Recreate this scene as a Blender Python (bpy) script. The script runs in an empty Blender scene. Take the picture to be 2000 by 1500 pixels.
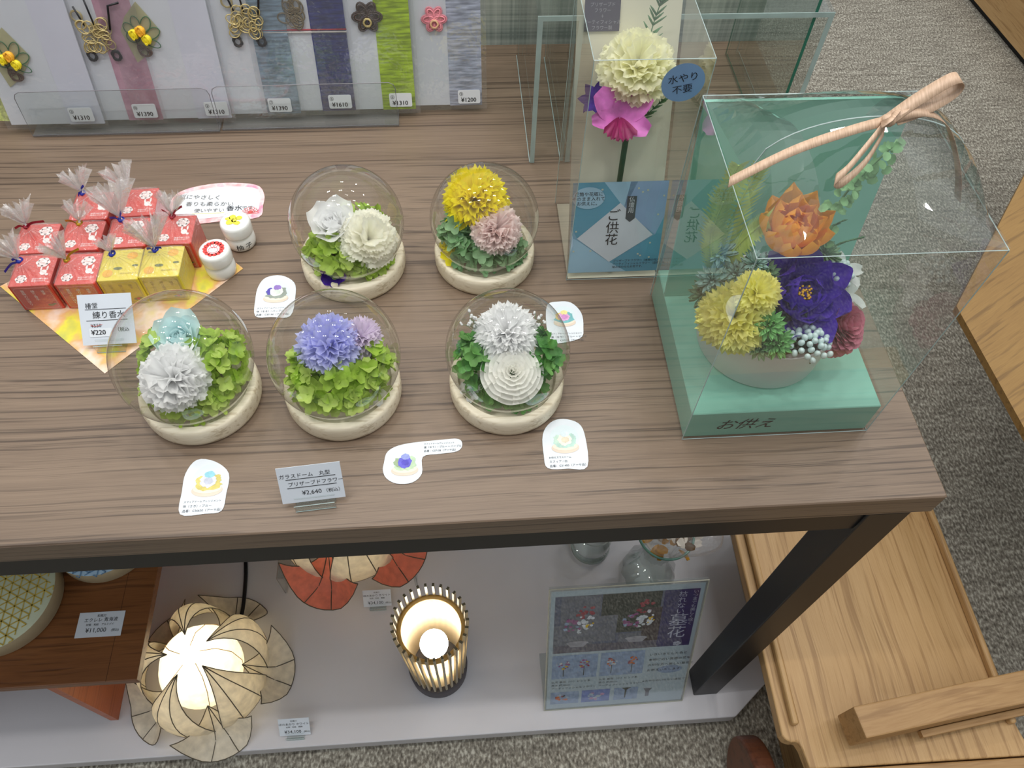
import bpy, math, random
from mathutils import Matrix, Vector, Euler
random.seed(11)
PI = math.pi
C = bpy.context.scene.collection
S = bpy.context.scene

# ------------------------------------------------------------ camera, world, lights, exposure
TZ = 0.80            # table top height
SZ = 0.056           # top of the white display platform
cam_d = bpy.data.cameras.new('camera'); cam = bpy.data.objects.new('camera', cam_d); C.objects.link(cam)
ax = Vector((0.9972, -0.0696, 0.0269)).normalized()
gz = Vector((0.0611, 0.5561, -0.8289)).normalized()
ay = ax.cross(gz).normalized(); ax = gz.cross(ay).normalized()
if ay.z < 0: ay = -ay
m3 = Matrix((ax, ay, -gz)).transposed()
cam.matrix_world = Matrix.Translation((-0.4121, -0.2662, 1.4)) @ m3.to_4x4()
cam_d.sensor_width = 36; cam_d.lens = 1518.32 / 2000 * 36; cam_d.clip_start = 0.02
S.camera = cam
S.view_settings.view_transform = 'Standard'; S.view_settings.look = 'None'
S.view_settings.gamma = 1; S.view_settings.use_curve_mapping = False
S.view_settings.exposure = -0.16
S.cycles.transparent_max_bounces = 32
S.cycles.max_bounces = 8
w = bpy.data.worlds.new('room_light'); S.world = w; w.use_nodes = True
# shop surroundings: pale bright ceiling above, dim furnishings towards the horizon
_nt = w.node_tree; _tc = _nt.nodes.new('ShaderNodeTexCoord'); _sx = _nt.nodes.new('ShaderNodeSeparateXYZ'); _rp = _nt.nodes.new('ShaderNodeValToRGB')
_nt.links.new(_tc.outputs['Generated'], _sx.inputs[0]); _nt.links.new(_sx.outputs['Z'], _rp.inputs[0]); _nt.links.new(_rp.outputs[0], _nt.nodes['Background'].inputs[0])
_e = _rp.color_ramp.elements; _e[0].position = 0.02; _e[0].color = (0.045, 0.042, 0.04, 1); _e[1].position = 0.62; _e[1].color = (0.95, 0.985, 1.0, 1)
_q = _e.new(0.30); _q.color = (0.17, 0.17, 0.17, 1)
_nt.nodes['Background'].inputs[1].default_value = 0.98

def lamp(name, loc, power, size, col=(1, 0.97, 0.93)):
    d = bpy.data.lights.new(name, 'AREA'); d.shape = 'DISK'; d.size = size; d.energy = power; d.color = col
    o = bpy.data.objects.new(name, d); o.location = loc; C.objects.link(o); return o
for (x, y, p) in [(-1.35, -.03, 3.2), (-0.72, -.03, 5.0), (-0.12, -.03, 5.0), (0.55, .02, 4.5), (-1.3, .95, 3), (-0.62, .9, 3.5), (0.05, .95, 3.5), (0.8, 1.0, 4.2),
                  (-0.6, 1.75, 3), (0.3, 1.8, 3.5), (-2.1, .5, 3), (1.4, .4, 5), (1.9, 1.9, 6), (-.95, .55, 2), (-.3, .6, 2), (-1.0, .25, 2), (.2, .3, 2)]:
    for dx in (-.05, .05): lamp('ceiling_downlight', (x + dx, y, 2.65), p * 0.47, 0.05)

# ------------------------------------------------------------ materials
def newmat(n):
    m = bpy.data.materials.new(n); m.use_nodes = True; nt = m.node_tree
    for x in list(nt.nodes): nt.nodes.remove(x)
    return m, nt, nt.nodes.new('ShaderNodeOutputMaterial')
def srgb(r, g, b):
    f = lambda c: (c / 255 / 12.92) if c / 255 <= 0.04045 else ((c / 255 + 0.055) / 1.055) ** 2.4
    return (f(r), f(g), f(b), 1)
def nd(nt, t, **k):
    n = nt.nodes.new(t)
    for a, v in k.items():
        if a.startswith('i_'): n.inputs[a[2:].replace('_', ' ')].default_value = v
        else: setattr(n, a, v)
    return n
MC = {}
def mat(n, col, rough=0.5, var=0.12, scale=60, bump=0.0, metal=0.0, emit=0, trans=0.0, coat=0.0, stretch=(1, 1, 1)):
    """Principled with a procedural noise variation of its colour; trans mixes in a translucent lobe."""
    if n in MC: return MC[n]
    m, nt, out = newmat(n); L = nt.links
    tc = nd(nt, 'ShaderNodeTexCoord'); mp = nd(nt, 'ShaderNodeMapping'); mp.inputs['Scale'].default_value = stretch
    no = nd(nt, 'ShaderNodeTexNoise'); no.inputs['Scale'].default_value = scale; no.inputs['Detail'].default_value = 4
    L.new(tc.outputs['Object'], mp.inputs[0]); L.new(mp.outputs[0], no.inputs['Vector'])
    c = srgb(*col); cr = nd(nt, 'ShaderNodeValToRGB')
    cr.color_ramp.elements[0].position = 0.3; cr.color_ramp.elements[1].position = 0.7
    cr.color_ramp.elements[0].color = tuple(v * (1 - var) for v in c[:3]) + (1,)
    cr.color_ramp.elements[1].color = tuple(min(1, v * (1 + var)) for v in c[:3]) + (1,)
    L.new(no.outputs['Fac'], cr.inputs[0])
    p = nd(nt, 'ShaderNodeBsdfPrincipled'); p.inputs['Roughness'].default_value = rough; p.inputs['Metallic'].default_value = metal
    p.inputs['Coat Weight'].default_value = coat
    L.new(cr.outputs[0], p.inputs['Base Color'])
    if emit: L.new(cr.outputs[0], p.inputs['Emission Color']); p.inputs['Emission Strength'].default_value = emit
    if bump:
        b = nd(nt, 'ShaderNodeBump'); b.inputs['Strength'].default_value = bump; b.inputs['Distance'].default_value = 0.001
        L.new(no.outputs['Fac'], b.inputs['Height']); L.new(b.outputs[0], p.inputs['Normal'])
    if trans:
        t = nd(nt, 'ShaderNodeBsdfTranslucent'); L.new(cr.outputs[0], t.inputs[0])
        x = nd(nt, 'ShaderNodeMixShader'); x.inputs[0].default_value = trans
        L.new(p.outputs[0], x.inputs[1]); L.new(t.outputs[0], x.inputs[2]); L.new(x.outputs[0], out.inputs[0])
    else: L.new(p.outputs[0], out.inputs[0])
    MC[n] = m; return m
def film(n, tint=(1, 1, 1), refl=0.9, base=0.05, rough=0.02, haze=0.0, hazecol=(1, 1, 1), wrinkle=0.0, wscale=60, power=4.0, emis=0):
    """Thin clear sheet: see-through straight on, mirror-like at grazing angles, as real film and thin glass are."""
    if n in MC: return MC[n]
    m, nt, out = newmat(n); L = nt.links
    lw = nd(nt, 'ShaderNodeLayerWeight'); lw.inputs[0].default_value = 0.5
    pw = nd(nt, 'ShaderNodeMath', operation='POWER'); pw.inputs[1].default_value = power
    ml = nd(nt, 'ShaderNodeMath', operation='MULTIPLY_ADD'); ml.inputs[1].default_value = refl; ml.inputs[2].default_value = base; ml.use_clamp = True
    L.new(lw.outputs['Facing'], pw.inputs[0]); L.new(pw.outputs[0], ml.inputs[0])
    t = nd(nt, 'ShaderNodeBsdfTransparent'); t.inputs[0].default_value = (*tint, 1)
    g = nd(nt, 'ShaderNodeBsdfGlossy'); g.inputs['Roughness'].default_value = rough
    tc = nd(nt, 'ShaderNodeTexCoord'); no = nd(nt, 'ShaderNodeTexNoise'); no.inputs['Scale'].default_value = wscale; no.inputs['Detail'].default_value = 3
    L.new(tc.outputs['Object'], no.inputs['Vector'])
    b = nd(nt, 'ShaderNodeBump'); b.inputs['Strength'].default_value = wrinkle; b.inputs['Distance'].default_value = 0.002
    L.new(no.outputs['Fac'], b.inputs['Height']); L.new(b.outputs[0], g.inputs['Normal'])
    x = nd(nt, 'ShaderNodeMixShader')
    L.new(ml.outputs[0], x.inputs[0]); L.new(t.outputs[0], x.inputs[1]); L.new(g.outputs[0], x.inputs[2])
    if haze:
        d = nd(nt, 'ShaderNodeBsdfDiffuse'); d.inputs[0].default_value = (*hazecol, 1)
        y = nd(nt, 'ShaderNodeMixShader'); y.inputs[0].default_value = haze
        L.new(x.outputs[0], y.inputs[1]); L.new(d.outputs[0], y.inputs[2]); L.new(y.outputs[0], out.inputs[0])
    else: L.new(x.outputs[0], out.inputs[0])
    MC[n] = m; return m
def wood(n, cols, grain=(2.2, 130, 130), band=(1, 9, 9), rough=0.45, dark=0.42, lines=1.0, bump=0.15, wav=0.02):
    """cols: dark line, mid, light"""
    if n in MC: return MC[n]
    m, nt, out = newmat(n); L = nt.links
    tc = nd(nt, 'ShaderNodeTexCoord')
    # gentle waviness of the grain
    wn = nd(nt, 'ShaderNodeTexNoise'); wn.inputs['Scale'].default_value = 3.0; L.new(tc.outputs['Object'], wn.inputs['Vector'])
    sc = nd(nt, 'ShaderNodeVectorMath', operation='SCALE'); sc.inputs['Scale'].default_value = wav; L.new(wn.outputs['Color'], sc.inputs[0])
    ad = nd(nt, 'ShaderNodeVectorMath', operation='ADD'); L.new(tc.outputs['Object'], ad.inputs[0]); L.new(sc.outputs[0], ad.inputs[1])
    def noi(s, det=3, rg=0.5):
        mp = nd(nt, 'ShaderNodeMapping'); mp.inputs['Scale'].default_value = s; L.new(ad.outputs[0], mp.inputs[0])
        no = nd(nt, 'ShaderNodeTexNoise'); no.inputs['Scale'].default_value = 1; no.inputs['Detail'].default_value = det; no.inputs['Roughness'].default_value = rg
        L.new(mp.outputs[0], no.inputs['Vector']); return no
    n1 = noi(grain, 3); n2 = noi(band, 4, 0.6); n3 = noi(tuple(g * 4 for g in grain), 2)
    r1 = nd(nt, 'ShaderNodeValToRGB'); e = r1.color_ramp.elements
    e[0].position = 0.33; e[0].color = (0, 0, 0, 1); e[1].position = 0.47; e[1].color = (1, 1, 1, 1)
    L.new(n1.outputs['Fac'], r1.inputs[0])
    r2 = nd(nt, 'ShaderNodeValToRGB'); e = r2.color_ramp.elements
    e[0].position = 0.32; e[0].color = srgb(*cols[1]); e[1].position = 0.68; e[1].color = srgb(*cols[2])
    mx = nd(nt, 'ShaderNodeMix', data_type='FLOAT'); mx.inputs[0].default_value = 0.45
    L.new(n2.outputs['Fac'], mx.inputs[2]); L.new(n3.outputs['Fac'], mx.inputs[3]); L.new(mx.outputs[0], r2.inputs[0])
    mc = nd(nt, 'ShaderNodeMix', data_type='RGBA'); mc.inputs[6].default_value = srgb(*cols[0])
    inv = nd(nt, 'ShaderNodeMapRange'); inv.inputs[3].default_value = 1 - lines; L.new(r1.outputs[0], inv.inputs[0])
    L.new(inv.outputs[0], mc.inputs[0]); L.new(r2.outputs[0], mc.inputs[7])
    p = nd(nt, 'ShaderNodeBsdfPrincipled'); p.inputs['Roughness'].default_value = rough
    L.new(mc.outputs[2], p.inputs['Base Color'])
    b = nd(nt, 'ShaderNodeBump'); b.inputs['Strength'].default_value = bump; b.inputs['Distance'].default_value = 0.0006
    L.new(r1.outputs[0], b.inputs['Height']); L.new(b.outputs[0], p.inputs['Normal'])
    L.new(p.outputs[0], out.inputs[0]); MC[n] = m; return m
def carpet():
    m, nt, out = newmat('carpet'); L = nt.links
    tc = nd(nt, 'ShaderNodeTexCoord')
    def noi(s, sc, det=2):
        mp = nd(nt, 'ShaderNodeMapping'); mp.inputs['Scale'].default_value = s; L.new(tc.outputs['Object'], mp.inputs[0])
        no = nd(nt, 'ShaderNodeTexNoise'); no.inputs['Scale'].default_value = sc; no.inputs['Detail'].default_value = det; L.new(mp.outputs[0], no.inputs['Vector']); return no
    a = noi((1, 0.55, 1), 230, 3); b = noi((1, 5, 1), 12, 4); c = noi((1, 1, 1), 1.3)
    m1 = nd(nt, 'ShaderNodeMix', data_type='FLOAT'); m1.inputs[0].default_value = 0.22; L.new(a.outputs['Fac'], m1.inputs[2]); L.new(b.outputs['Fac'], m1.inputs[3])
    r = nd(nt, 'ShaderNodeValToRGB'); e = r.color_ramp.elements
    e[0].position = 0.34; e[0].color = srgb(88, 82, 73); e[1].position = 0.66; e[1].color = srgb(200, 196, 182)
    q = e.new(0.5); q.color = srgb(138, 132, 120)
    L.new(m1.outputs[0], r.inputs[0])
    p = nd(nt, 'ShaderNodeBsdfPrincipled'); p.inputs['Roughness'].default_value = 0.95
    L.new(r.outputs[0], p.inputs['Base Color'])
    bp = nd(nt, 'ShaderNodeBump'); bp.inputs['Strength'].default_value = 0.7; bp.inputs['Distance'].default_value = 0.004; L.new(a.outputs['Fac'], bp.inputs['Height']); L.new(bp.outputs[0], p.inputs['Normal'])
    L.new(p.outputs[0], out.inputs[0]); return m
def linen():
    m, nt, out = newmat('linen_weave'); L = nt.links
    tc = nd(nt, 'ShaderNodeTexCoord'); outs = []
    for s in ((260, 1, 3), (3, 1, 260), (30, 1, 1.2), (1.2, 1, 30)):
        mp = nd(nt, 'ShaderNodeMapping'); mp.inputs['Scale'].default_value = s; L.new(tc.outputs['Object'], mp.inputs[0])
        no = nd(nt, 'ShaderNodeTexNoise'); no.inputs['Scale'].default_value = 1; no.inputs['Detail'].default_value = 2; L.new(mp.outputs[0], no.inputs['Vector']); outs.append(no.outputs['Fac'])
    cur = outs[0]
    for o in outs[1:]:
        a = nd(nt, 'ShaderNodeMath', operation='ADD'); L.new(cur, a.inputs[0]); L.new(o, a.inputs[1]); cur = a.outputs[0]
    d = nd(nt, 'ShaderNodeMath', operation='DIVIDE'); d.inputs[1].default_value = 4; L.new(cur, d.inputs[0])
    r = nd(nt, 'ShaderNodeValToRGB'); e = r.color_ramp.elements; e[0].position = 0.4; e[0].color = srgb(136, 146, 138); e[1].position = 0.6; e[1].color = srgb(212, 217, 206)
    L.new(d.outputs[0], r.inputs[0]); p = nd(nt, 'ShaderNodeBsdfPrincipled'); p.inputs['Roughness'].default_value = 0.85; L.new(r.outputs[0], p.inputs['Base Color']); L.new(p.outputs[0], out.inputs[0]); return m
def ramp_mat(n, stops, scale=6, rough=0.6, kind='noise', stretch=(1, 1, 1), bump=0.0, detail=3, dist=0.0006):
    if n in MC: return MC[n]
    m, nt, out = newmat(n); L = nt.links
    tc = nd(nt, 'ShaderNodeTexCoord'); mp = nd(nt, 'ShaderNodeMapping'); mp.inputs['Scale'].default_value = stretch
    no = nd(nt, 'ShaderNodeTexNoise'); no.inputs['Scale'].default_value = scale; no.inputs['Detail'].default_value = detail
    L.new(tc.outputs['Object'], mp.inputs[0]); L.new(mp.outputs[0], no.inputs['Vector'])
    r = nd(nt, 'ShaderNodeValToRGB'); e = r.color_ramp.elements
    e[0].position = stops[0][0]; e[0].color = srgb(*stops[0][1]); e[1].position = stops[-1][0]; e[1].color = srgb(*stops[-1][1])
    for q, c in stops[1:-1]: k = e.new(q); k.color = srgb(*c)
    L.new(no.outputs['Fac'], r.inputs[0]); p = nd(nt, 'ShaderNodeBsdfPrincipled'); p.inputs['Roughness'].default_value = rough
    L.new(r.outputs[0], p.inputs['Base Color'])
    if bump:
        b = nd(nt, 'ShaderNodeBump'); b.inputs['Strength'].default_value = bump; b.inputs['Distance'].default_value = dist; L.new(no.outputs['Fac'], b.inputs['Height']); L.new(b.outputs[0], p.inputs['Normal'])
    L.new(p.outputs[0], out.inputs[0]); MC[n] = m; return m
def lit_paper(n, col, emit=0.0, trans=0.5):
    return mat(n, col, 0.7, var=0.14, scale=70, trans=trans, bump=0.1)
def bulb_mat(n, col, s):
    m, nt, out = newmat(n); e = nd(nt, 'ShaderNodeEmission'); e.inputs[0].default_value = (*col, 1); e.inputs[1].default_value = s
    nt.links.new(e.outputs[0], out.inputs[0]); return m

M_TABLE = wood('table_laminate', ((60, 46, 36), (104, 86, 71), (136, 116, 97)), grain=(2.0, 290, 290), band=(.8, 20, 20), rough=0.42, lines=0.72, wav=.014)
M_OAK = wood('oak', ((132, 94, 52), (178, 140, 90), (198, 162, 114)), grain=(150, 4, 150), band=(14, 1, 14), rough=0.5, lines=0.55, wav=0.03)
M_OAKX = wood('oak_crosswise', ((124, 88, 48), (158, 120, 74), (178, 142, 96)), grain=(8, 110, 110), band=(3, 24, 24), rough=0.5, lines=0.5)
M_BROWNOAK = wood('brown_oak', ((92, 64, 28), (134, 100, 50), (150, 116, 62)), grain=(9, 150, 150), band=(2, 14, 14), rough=0.5, lines=0.55)
M_REDWOOD = wood('red_brown_board', ((66, 36, 16), (112, 68, 36), (134, 86, 48)), grain=(5, 150, 150), band=(2, 20, 20), rough=0.4, lines=0.6)
M_ORANGEWOOD = wood('orange_board', ((128, 62, 34), (168, 88, 52), (184, 104, 64)), grain=(4, 4, 160), band=(2, 2, 20), rough=0.4, lines=0.5)
M_PINE = wood('pale_pine', ((180, 160, 126), (226, 212, 184), (242, 232, 210)), grain=(10, 220, 220), band=(8, 50, 50), rough=0.45, lines=0.6, bump=0.05)
M_BLACK = mat('black_steel', (12, 12, 16), 0.45, 0.1, 30)
M_WHITE = mat('white_board', (196, 195, 200), 0.35, 0.03, 8)
M_CARPET = carpet(); M_LINEN = linen()
M_PAPER = mat('white_paper', (226, 232, 238), 0.55, 0.02, 40)
M_CARDW = mat('grey_white_card', (212, 219, 228), 0.4, 0.02, 40)
M_INK = mat('black_ink', (28, 28, 32), 0.6, 0.1, 90)
M_PENCIL = mat('grey_pencil', (110, 110, 108), 0.7, 0.1, 90)
M_DOME = film('dome_glass', (0.97, 0.975, 0.965), 0.9, 0.045, 0.0, power=3.2)
M_CLEAR = film('clear_plastic', (0.955, 0.965, 0.96), 0.85, 0.07, 0.02, power=3.0, wrinkle=0.12, wscale=10)
M_ACRYL = film('acrylic_panel', (0.95, 0.97, 0.965), 0.9, 0.05, 0.0, power=3.0)
M_EDGE = mat('acrylic_edge', (196, 214, 212), 0.2, 0.1, 40, trans=0.3)
M_GEDGE = mat('green_glass_edge', (40, 112, 92), 0.15, 0.1, 20)
M_SLEEVE = film('plastic_sleeve', (0.97, 0.975, 0.985), 0.7, 0.12, 0.05, haze=0.04, wrinkle=0.6, wscale=45, power=3)
M_WRAP = film('cellophane', (0.98, 0.975, 0.975), 0.6, 0.08, 0.08, haze=0.05, hazecol=(1, 0.96, 0.95), wrinkle=1.0, wscale=220, power=2)
M_FRILL = film('cellophane_frill', (0.97, 0.965, 0.965), 0.7, 0.14, 0.12, haze=0.17, hazecol=(1, 0.96, 0.94), wrinkle=1.0, wscale=220, power=1.6)

# ------------------------------------------------------------ mesh helpers
class MB:
    def __init__(s): s.v = []; s.f = []; s.mi = []; s.m = Matrix(); s.k = 0
    def add(s, vs, fs):
        o = len(s.v); s.v += [s.m @ Vector(v) for v in vs]; s.f += [tuple(i + o for i in f) for f in fs]; s.mi += [s.k] * len(fs); return s
    def box(s, a, b, bev=0):
        x0, y0, z0 = a; x1, y1, z1 = b
        if bev:
            c = bev; vs = []
            for z, q in ((z0, c), (z0 + c, 0), (z1 - c, 0), (z1, c)):
                X0, X1, Y0, Y1 = x0 + q, x1 - q, y0 + q, y1 - q
                vs += [(X0 + c, Y0, z), (X1 - c, Y0, z), (X1, Y0 + c, z), (X1, Y1 - c, z), (X1 - c, Y1, z), (X0 + c, Y1, z), (X0, Y1 - c, z), (X0, Y0 + c, z)]
            fs = [tuple(range(7, -1, -1)), tuple(range(24, 32))]
            for r in range(3):
                for i in range(8): j = (i + 1) % 8; fs.append((r * 8 + i, r * 8 + j, r * 8 + 8 + j, r * 8 + 8 + i))
            return s.add(vs, fs)
        vs = [(x0, y0, z0), (x1, y0, z0), (x1, y1, z0), (x0, y1, z0), (x0, y0, z1), (x1, y0, z1), (x1, y1, z1), (x0, y1, z1)]
        return s.add(vs, [(3, 2, 1, 0), (4, 5, 6, 7), (0, 1, 5, 4), (1, 2, 6, 5), (2, 3, 7, 6), (3, 0, 4, 7)])
    def prism(s, poly, z0, z1):
        n = len(poly); vs = [(x, y, z0) for x, y in poly] + [(x, y, z1) for x, y in poly]
        return s.add(vs, [tuple(range(n - 1, -1, -1)), tuple(range(n, 2 * n))] + [(i, (i + 1) % n, n + (i + 1) % n, n + i) for i in range(n)])
    def flat(s, poly, z=0.0):
        return s.add([(p[0], p[1], z) for p in poly], [tuple(range(len(poly)))])
    def disc(s, cx, cy, rx, ry=None, z=0.0, n=20, a0=0.0, jit=0.0):
        ry = ry or rx
        return s.flat([(cx + rx * math.cos(a0 + 2 * PI * i / n) * (1 + random.uniform(-jit, jit)), cy + ry * math.sin(a0 + 2 * PI * i / n) * (1 + random.uniform(-jit, jit))) for i in range(n)], z)
    def lathe(s, prof, n=32, c=(0, 0, 0), a=2 * PI):
        vs = []; fs = []
        for r, z in prof:
            for i in range(n): t = a * i / n; vs.append((c[0] + r * math.cos(t), c[1] + r * math.sin(t), c[2] + z))
        for k in range(len(prof) - 1):
            for i in range(n): j = (i + 1) % n; fs.append((k * n + i, k * n + j, k * n + n + j, k * n + n + i))
        if prof[0][0] > 1e-6 and prof[0][0] < 0: pass
        return s.add(vs, fs)
    def cyl(s, c, r, h, n=32, r2=None):
        r2 = r if r2 is None else r2
        vs = [(c[0] + r * math.cos(2 * PI * i / n), c[1] + r * math.sin(2 * PI * i / n), c[2]) for i in range(n)]
        vs += [(c[0] + r2 * math.cos(2 * PI * i / n), c[1] + r2 * math.sin(2 * PI * i / n), c[2] + h) for i in range(n)]
        return s.add(vs, [tuple(range(n - 1, -1, -1)), tuple(range(n, 2 * n))] + [(i, (i + 1) % n, n + (i + 1) % n, n + i) for i in range(n)])
    def ball(s, c, rx, ry=None, rz=None, nu=10, nv=7):
        ry = ry or rx; rz = rz or rx; vs = [(c[0], c[1], c[2] - rz)]
        for k in range(1, nv):
            t = -PI / 2 + PI * k / nv
            for i in range(nu): p = 2 * PI * i / nu; vs.append((c[0] + rx * math.cos(t) * math.cos(p), c[1] + ry * math.cos(t) * math.sin(p), c[2] + rz * math.sin(t)))
        vs.append((c[0], c[1], c[2] + rz)); fs = []
        for i in range(nu): fs.append((0, 1 + (i + 1) % nu, 1 + i))
        for k in range(nv - 2):
            for i in range(nu): j = (i + 1) % nu; a = 1 + k * nu; fs.append((a + i, a + j, a + nu + j, a + nu + i))
        a = 1 + (nv - 2) * nu; e = len(vs) - 1
        for i in range(nu): fs.append((a + i, a + (i + 1) % nu, e))
        return s.add(vs, fs)
    def tube(s, path, r, n=6, closed=False):
        P = [Vector(p) for p in path]; m = len(P); vs = []; fs = []; up = Vector((0.12, 0.2, 0.97))
        for i, p in enumerate(P):
            a = P[(i - 1) % m] if (closed or i) else P[0]; b = P[(i + 1) % m] if (closed or i < m - 1) else P[-1]
            t = (b - a); t = t.normalized() if t.length > 1e-9 else Vector((0, 0, 1))
            x = t.cross(up); x = x.normalized() if x.length > 1e-5 else Vector((1, 0, 0)); y = t.cross(x).normalized()
            rr = r[i] if isinstance(r, (list, tuple)) else r
            for k in range(n): q = 2 * PI * k / n; vs.append(p + (x * math.cos(q) + y * math.sin(q)) * rr)
        for i in range(m if closed else m - 1):
            j = (i + 1) % m
            for k in range(n): l = (k + 1) % n; fs.append((i * n + k, i * n + l, j * n + l, j * n + k))
        if not closed: fs += [tuple(range(n - 1, -1, -1)), tuple((m - 1) * n + k for k in range(n))]
        return s.add(vs, fs)
    def ring(s, cx, cy, rx, ry, r, rot=0, z=0, n=16, tilt=0.0):
        c, q = math.cos(rot), math.sin(rot)
        return s.tube([(cx + c * rx * math.cos(2 * PI * i / n) - q * ry * math.sin(2 * PI * i / n), cy + q * rx * math.cos(2 * PI * i / n) + c * ry * math.sin(2 * PI * i / n), z + tilt * math.sin(2 * PI * i / n)) for i in range(n)], r, 5, True)
    def grid(s, fn, nu, nv):
        vs = [fn(i / nu, j / nv) for j in range(nv + 1) for i in range(nu + 1)]
        return s.add(vs, [(j * (nu + 1) + i, j * (nu + 1) + i + 1, (j + 1) * (nu + 1) + i + 1, (j + 1) * (nu + 1) + i) for j in range(nv) for i in range(nu)])
    def ribbon(s, path, wdir, wd):
        P = [Vector(p) for p in path]; W = [Vector(q).normalized() * wd / 2 for q in wdir] if isinstance(wdir, list) else [Vector(wdir).normalized() * wd / 2] * len(P)
        vs = []
        for p, q in zip(P, W): vs += [p - q, p + q]
        return s.add(vs, [(2 * i, 2 * i + 1, 2 * i + 3, 2 * i + 2) for i in range(len(P) - 1)])
    def text(s, txt, x, y, size, z=0.0, align='LEFT', rot=0.0, shear=0.0, vert=False, squash=1.0):
        if vert:
            for i, ch in enumerate(txt): s.text(ch, x, y - i * size * 1.12, size, z, 'CENTER', rot)
            return s
        cu = bpy.data.curves.new('lettering_outline', 'FONT'); cu.body = txt; cu.size = size * 1.15; cu.align_x = align; cu.resolution_u = 2; cu.shear = shear
        o = bpy.data.objects.new('lettering_outline', cu); me = o.to_mesh()
        c, q = math.cos(rot), math.sin(rot)
        s.add([(x + (v.co.x * c * squash - v.co.y * q), y + (v.co.x * q * squash + v.co.y * c), z) for v in me.vertices], [tuple(p.vertices) for p in me.polygons])
        o.to_mesh_clear(); bpy.data.objects.remove(o); bpy.data.curves.remove(cu); return s
    def petal(s, az, p0, p1, L, W, shape='round', cup=0.25, ruf=0.0, fr=9, jag=0.0, nu=4, nv=5, r0=0.0, z0=0.0, ph=None):
        """one petal: az azimuth, p0/p1 inclination from upright at root and tip, L length, W width"""
        ph = random.uniform(0, 6.28) if ph is None else ph
        ca, sa = math.cos(az), math.sin(az); cen = []; r, z = r0, z0
        for j in range(nv + 1):
            f = p0 + (p1 - p0) * j / nv; cen.append((r, z, f)); r += math.sin(f) * L / nv; z += math.cos(f) * L / nv
        vs = []
        for j in range(nv + 1):
            v = j / nv; cr, cz, f = cen[j]
            if shape == 'fan': wd = 0.12 + 0.88 * v ** 0.8
            elif shape == 'point': wd = max(0.02, math.sin(PI * min(1, 0.12 + 0.88 * v) ** 0.9) ** 0.8) if v < 1 else 0.03
            elif shape == 'oval': wd = (0.45 + 0.55 * math.sin(PI * min(v, .55) / 1.1)) * math.sqrt(max(0.02, 1 - (max(0, v - .55) / .46) ** 2))
            elif shape == 'spoon': wd = (0.2 + 0.8 * v) * math.sqrt(max(0.0, 1 - max(0, (v - 0.55) / 0.45) ** 2)) + 0.03
            else: wd = math.sin(PI * (0.1 + 0.78 * v)) ** 0.7
            for i in range(nu + 1):
                u = -1 + 2 * i / nu; x = u * wd * W / 2
                off = cup * W * u * u * (0.4 + 0.6 * v) + ruf * v * v * math.sin(fr * u + ph)
                ex = L * jag * v ** 6 * (1 if (i % 2) else -1)
                ex -= (L * 0.10 * u * u * v ** 3) if shape == 'fan' else 0
                R_ = cr - math.cos(f) * off + math.sin(f) * ex; Z = cz + math.sin(f) * off + math.cos(f) * ex
                vs.append((R_ * ca - x * sa, R_ * sa + x * ca, Z))
        o = nu + 1
        return s.add(vs, [(j * o + i, j * o + i + 1, (j + 1) * o + i + 1, (j + 1) * o + i) for j in range(nv) for i in range(nu)])
    def build(s, name, mats, parent=None, smooth=False, loc=None, rot=None, **props):
        me = bpy.data.meshes.new(name); me.from_pydata([tuple(v) for v in s.v], [], s.f)
        for m in (mats if isinstance(mats, (list, tuple)) else [mats]): me.materials.append(m)
        me.polygons.foreach_set('material_index', s.mi)
        if smooth: me.polygons.foreach_set('use_smooth', [True] * len(me.polygons))
        me.validate(); me.update()
        o = bpy.data.objects.new(name, me); C.objects.link(o)
        if parent: o.parent = parent
        if loc is not None: o.location = loc
        if rot is not None: o.rotation_euler = rot
        for k, v in props.items(): o[k] = v
        return o
def root(name, label, cat, loc=(0, 0, 0), rot=(0, 0, 0), group=None):
    o = bpy.data.objects.new(name, None); o.empty_display_size = 0.02; C.objects.link(o); o.location = loc; o.rotation_euler = rot
    o['label'] = label; o['category'] = cat
    if group: o['group'] = group
    return o
def tag(o, label, cat, group=None):
    o['label'] = label; o['category'] = cat
    if group: o['group'] = group
    return o
def bevel(o, wd=0.001, seg=2):
    b = o.modifiers.new('bevel', 'BEVEL'); b.width = wd; b.segments = seg; b.limit_method = 'ANGLE'; return o
def smooth_poly(pts, k=5):
    n = len(pts); out = []
    for i in range(n):
        p0, p1, p2, p3 = pts[i - 1], pts[i], pts[(i + 1) % n], pts[(i + 2) % n]
        for j in range(k):
            t = j / k; out.append(tuple(0.5 * ((2 * b) + (-a + c) * t + (2 * a - 5 * b + 4 * c - d) * t * t + (-a + 3 * b - 3 * c + d) * t ** 3) for a, b, c, d in zip(p0, p1, p2, p3)))
    return out
def curve(pts, k=6):
    pts = [tuple(p) for p in pts]; q = [pts[0]] + pts + [pts[-1]]; out = []
    for i in range(len(pts) - 1):
        p0, p1, p2, p3 = q[i:i + 4]
        for j in range(k):
            t = j / k; out.append(tuple(0.5 * ((2 * b) + (-a + c) * t + (2 * a - 5 * b + 4 * c - d) * t * t + (-a + 3 * b - 3 * c + d) * t ** 3) for a, b, c, d in zip(p0, p1, p2, p3)))
    return out + [pts[-1]]
def rounded(x0, y0, x1, y1, r, n=4):
    out = []
    for cx, cy, a in ((x1 - r, y1 - r, 0), (x0 + r, y1 - r, PI / 2), (x0 + r, y0 + r, PI), (x1 - r, y0 + r, 1.5 * PI)):
        for i in range(n + 1): t = a + PI / 2 * i / n; out.append((cx + r * math.cos(t), cy + r * math.sin(t)))
    return out
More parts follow.
